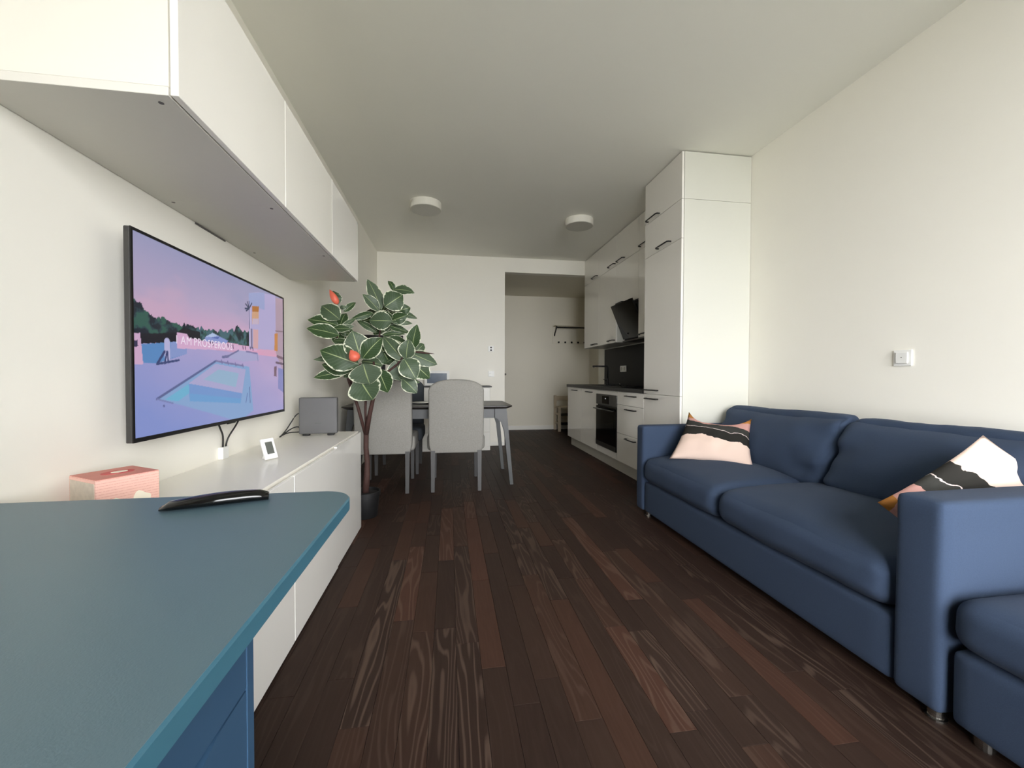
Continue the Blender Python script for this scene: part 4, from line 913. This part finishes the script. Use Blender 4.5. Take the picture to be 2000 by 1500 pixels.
LEAVES = [
  ((-0.4915, 3.12, 1.5067), (-0.5979, 3.1592, 1.7434), 0.1006, 0.0249, 0.068, 0.235),
  ((-0.5103, 3.12, 1.4932), (-0.6165, 3.0839, 1.6182), 0.0838, 0.0245, 0.192, 0.219),
  ((-0.4649, 3.09, 1.5219), (-0.3397, 3.1205, 1.6284), 0.1577, 0.0225, 0.151, 0.234),
  ((-0.4063, 3.17, 1.6459), (-0.4548, 3.1883, 1.7453), 0.0468, 0.0285, 0.165, 0.275),
  ((-0.4113, 3.16, 1.6601), (-0.2549, 3.1233, 1.6462), 0.0806, 0.0259, 0.101, -0.328),
  ((-0.384, 3.17, 1.5044), (-0.2385, 3.1759, 1.4625), 0.0511, 0.0192, 0.079, 0.235),
  ((-0.374, 3.14, 1.5), (-0.286, 3.1389, 1.5384), 0.0928, 0.0246, 0.173, 0.126),
  ((-0.3743, 3.17, 1.5179), (-0.477, 3.1703, 1.5349), 0.0681, 0.0121, 0.204, 0.174),
  ((-0.404, 3.1, 1.4477), (-0.5547, 3.1237, 1.4796), 0.0791, 0.0227, 0.179, -0.304),
  ((-0.4063, 3.07, 1.4178), (-0.5741, 3.0929, 1.4265), 0.1361, 0.017, 0.073, -0.164),
  ((-0.4256, 3.12, 1.4239), (-0.3047, 3.1194, 1.479), 0.0922, 0.0161, 0.193, 0.333),
  ((-0.4193, 3.12, 1.4143), (-0.272, 3.1467, 1.4211), 0.0461, 0.0197, 0.146, 0.129),
  ((-0.5509, 3.12, 1.4792), (-0.6989, 3.0847, 1.4351), 0.052, 0.0243, 0.176, -0.296),
  ((-0.5251, 3.15, 1.3405), (-0.6736, 3.1568, 1.436), 0.0508, 0.0171, 0.194, -0.137),
  ((-0.4517, 3.17, 1.3969), (-0.2953, 3.1872, 1.3488), 0.0596, 0.0122, 0.071, -0.162),
  ((-0.4967, 3.17, 1.3234), (-0.3263, 3.1717, 1.3466), 0.0426, 0.0258, 0.182, -0.146),
  ((-0.511, 3.18, 1.344), (-0.4327, 3.2194, 1.4101), 0.0513, 0.0213, 0.144, -0.267),
  ((-0.5795, 3.14, 1.4815), (-0.6445, 3.0918, 1.4151), 0.0422, 0.016, 0.236, 0.305),
  ((-0.7357, 2.9, 1.3578), (-0.9286, 2.8949, 1.3999), 0.0974, 0.0212, 0.208, 0.328),
  ((-0.7177, 2.85, 1.2878), (-0.9117, 2.8211, 1.334), 0.1034, 0.0174, 0.098, 0.312),
  ((-0.722, 2.88, 1.394), (-0.8503, 2.9253, 1.5012), 0.1277, 0.0236, 0.086, 0.017),
  ((-0.711, 2.94, 1.4537), (-0.641, 2.9787, 1.535), 0.0474, 0.0147, 0.208, 0.006),
  ((-0.7364, 2.95, 1.4787), (-0.6955, 2.9486, 1.5068), 0.0357, 0.0261, 0.102, 0.278),
  ((-0.7358, 2.9, 1.3311), (-0.6351, 2.8951, 1.3594), 0.0467, 0.0125, 0.061, -0.006),
  ((-0.7644, 2.88, 1.3312), (-0.6419, 2.8616, 1.3375), 0.0542, 0.018, 0.085, -0.109),
  ((-0.7378, 2.93, 1.3134), (-0.665, 2.9639, 1.3183), 0.0472, 0.0288, 0.06, 0.176),
  ((-0.7345, 2.94, 1.3446), (-0.6388, 2.9802, 1.4249), 0.0355, 0.0144, 0.227, 0.149),
  ((-0.6783, 2.92, 1.2534), (-0.7973, 2.9699, 1.2648), 0.0392, 0.0178, 0.127, -0.075),
  ((-0.5973, 2.86, 1.0959), (-0.8362, 2.8375, 1.1948), 0.1805, 0.0238, 0.125, -0.05),
  ((-0.5899, 2.88, 1.1353), (-0.6384, 2.8586, 1.3254), 0.1741, 0.013, 0.078, 0.234),
  ((-0.5764, 2.87, 1.135), (-0.447, 2.8711, 1.2918), 0.1349, 0.0307, 0.105, -0.164),
  ((-0.5609, 2.82, 1.1009), (-0.5262, 2.8584, 0.9685), 0.2159, 0.0158, 0.127, 0.319),
  ((-0.6017, 2.88, 1.0129), (-0.5181, 2.9241, 0.8655), 0.2244, 0.0282, 0.174, 0.289),
  ((-0.6561, 2.92, 1.0579), (-0.8553, 2.9432, 1.1053), 0.102, 0.023, 0.19, -0.315),
  ((-0.699, 2.98, 1.0493), (-0.9139, 2.9586, 1.0149), 0.0801, 0.021, 0.195, 0.101),
  ((-0.7156, 3.0, 1.0371), (-0.8273, 2.9972, 1.0231), 0.0403, 0.013, 0.227, -0.261),
  ((-0.4849, 2.94, 1.0683), (-0.4281, 2.9876, 0.9099), 0.1422, 0.0189, 0.114, 0.167),
  ((-0.6997, 3.01, 1.1552), (-0.9308, 3.0157, 1.1377), 0.0566, 0.0172, 0.178, -0.139),
  ((-0.6735, 3.0, 1.2045), (-0.76, 2.9708, 1.2563), 0.0645, 0.0199, 0.09, -0.237),
  ((-0.3129, 2.95, 1.1253), (-0.4595, 2.9906, 1.3095), 0.1109, 0.0301, 0.149, -0.196),
  ((-0.2948, 2.92, 1.1367), (-0.2736, 2.8892, 1.2846), 0.1177, 0.0319, 0.141, -0.252),
  ((-0.2613, 2.95, 1.2066), (-0.2226, 2.9239, 1.3854), 0.0991, 0.0138, 0.122, -0.286),
  ((-0.2686, 2.93, 1.1806), (-0.0839, 2.955, 1.1086), 0.1063, 0.0172, 0.163, 0.271),
  ((-0.3076, 2.9, 1.1388), (-0.2263, 2.8877, 1.0048), 0.1558, 0.0203, 0.134, 0.017),
  ((-0.2938, 2.94, 1.1406), (-0.1379, 2.9868, 1.0108), 0.158, 0.0188, 0.071, -0.156),
  ((-0.3756, 2.97, 1.1318), (-0.3253, 3.0063, 0.9913), 0.1755, 0.0145, 0.151, 0.091),
  ((-0.3285, 2.98, 1.0009), (-0.2267, 2.97, 0.9056), 0.1121, 0.0163, 0.109, -0.176),
  ((-0.4871, 3.03, 1.2404), (-0.4191, 3.0673, 1.1094), 0.1547, 0.0209, 0.232, 0.244),
  ((-0.2325, 3.01, 1.1982), (-0.1819, 3.0496, 1.2592), 0.0728, 0.0124, 0.066, 0.147),
  ((-0.4287, 3.05, 1.2746), (-0.3472, 3.0392, 1.1602), 0.1065, 0.0215, 0.166, -0.35),
  ((-0.4468, 3.09, 1.2971), (-0.3068, 3.1372, 1.2709), 0.0747, 0.0305, 0.209, 0.249),
  ((-0.35, 3.01, 1.1335), (-0.1767, 3.0122, 1.0841), 0.1132, 0.017, 0.08, -0.242),
  ((-0.3601, 2.99, 1.0197), (-0.2075, 3.0047, 0.9819), 0.0562, 0.0256, 0.229, 0.155),
  ((-0.7379, 2.9, 1.4942), (-0.7684, 2.9, 1.5968), 0.0701, 0.02, 0.1, 0.3),
  ((-0.4863, 3.22, 1.4545), (-0.3716, 3.2682, 1.4216), 0.1056, 0.02, 0.1, -0.645),
  ((-0.4941, 3.22, 1.4452), (-0.4098, 3.2028, 1.3374), 0.1088, 0.02, 0.1, -0.275),
  ((-0.511, 3.22, 1.4432), (-0.5568, 3.197, 1.3348), 0.1107, 0.02, 0.1, -0.543),
  ((-0.5233, 3.22, 1.4583), (-0.664, 3.2501, 1.4409), 0.0999, 0.02, 0.1, -0.387),
  ((-0.5216, 3.22, 1.4705), (-0.6363, 3.2545, 1.515), 0.1024, 0.02, 0.1, 0.643),
  ((-0.4993, 3.22, 1.4817), (-0.4758, 3.2861, 1.5955), 0.0946, 0.02, 0.1, -0.354),
  ((-0.4872, 3.22, 1.4725), (-0.3853, 3.2574, 1.5291), 0.0873, 0.02, 0.1, -0.002),
  ((-0.7342, 2.98, 1.33), (-0.6338, 2.9727, 1.2979), 0.1014, 0.02, 0.1, 0.595),
  ((-0.751, 2.98, 1.3184), (-0.7523, 2.9698, 1.2282), 0.0935, 0.02, 0.1, 0.256),
  ((-0.763, 2.98, 1.3489), (-0.8776, 3.047, 1.4285), 0.0962, 0.02, 0.1, -0.413),
  ((-0.7452, 2.98, 1.3543), (-0.7161, 3.026, 1.468), 0.0874, 0.02, 0.1, -0.39),
  ((-0.6129, 3.02, 1.1218), (-0.4659, 3.0123, 1.1007), 0.0972, 0.02, 0.1, -0.438),
  ((-0.626, 3.02, 1.1071), (-0.5941, 3.0293, 1.0044), 0.1119, 0.02, 0.1, -0.495),
  ((-0.6416, 3.02, 1.1102), (-0.7263, 2.996, 1.0149), 0.0857, 0.02, 0.1, -0.627),
  ((-0.648, 3.02, 1.1296), (-0.8045, 3.0898, 1.1598), 0.1098, 0.02, 0.1, 0.326),
  ((-0.6294, 3.02, 1.1439), (-0.6313, 3.0646, 1.238), 0.0871, 0.02, 0.1, 0.61),
  ((-0.6212, 3.02, 1.1413), (-0.5532, 3.0232, 1.2333), 0.0934, 0.02, 0.1, -0.177),
  ((-0.3131, 3.07, 1.1605), (-0.2166, 3.1356, 1.1581), 0.0917, 0.02, 0.1, -0.208),
  ((-0.3194, 3.07, 1.1475), (-0.2194, 3.1222, 1.0562), 0.0893, 0.02, 0.1, -0.201),
  ((-0.339, 3.07, 1.1438), (-0.3872, 3.0773, 1.0522), 0.0841, 0.02, 0.1, -0.037),
  ((-0.3495, 3.07, 1.155), (-0.4494, 3.043, 1.123), 0.0945, 0.02, 0.1, 0.556),
  ((-0.3503, 3.07, 1.1654), (-0.4883, 3.0435, 1.1846), 0.1078, 0.02, 0.1, -0.643),
  ((-0.3448, 3.07, 1.1758), (-0.4572, 3.1299, 1.2671), 0.0909, 0.02, 0.1, 0.346),
  ((-0.3288, 3.07, 1.181), (-0.3098, 3.0662, 1.2711), 0.1141, 0.02, 0.1, 0.164),
  ((-0.3149, 3.07, 1.1704), (-0.2104, 3.1156, 1.2151), 0.0916, 0.02, 0.1, -0.695)]
for a in LEAVES: leaf(*a)
def bud(p0, p1, R, m='bud'):
    P0, P1 = Vector(p0), Vector(p1)
    pr = [(0, .25), (.12, .75), (.3, 1.0), (.5, .95), (.7, .72), (.88, .35), (1, .04)]
    o = MB().tube([P0.lerp(P1, a) for a, _ in pr], [R * b for _, b in pr], 12).build('flower_bud', m, pt, smooth=True); o['label'] = 'coral red furled leaf bud' if m == 'bud' else 'thin brown leaf sheath'
for a in [
  ((-0.7356, 2.88, 1.4968), (-0.7827, 2.87, 1.5901), 0.0234, 'bud'),
  ((-0.5894, 2.77, 1.1163), (-0.6278, 2.76, 1.1868), 0.036, 'bud'),
  ((-0.2497, 2.92, 1.1895), (-0.1009, 2.91, 1.1752), 0.007, 'trunk')]: bud(*a)
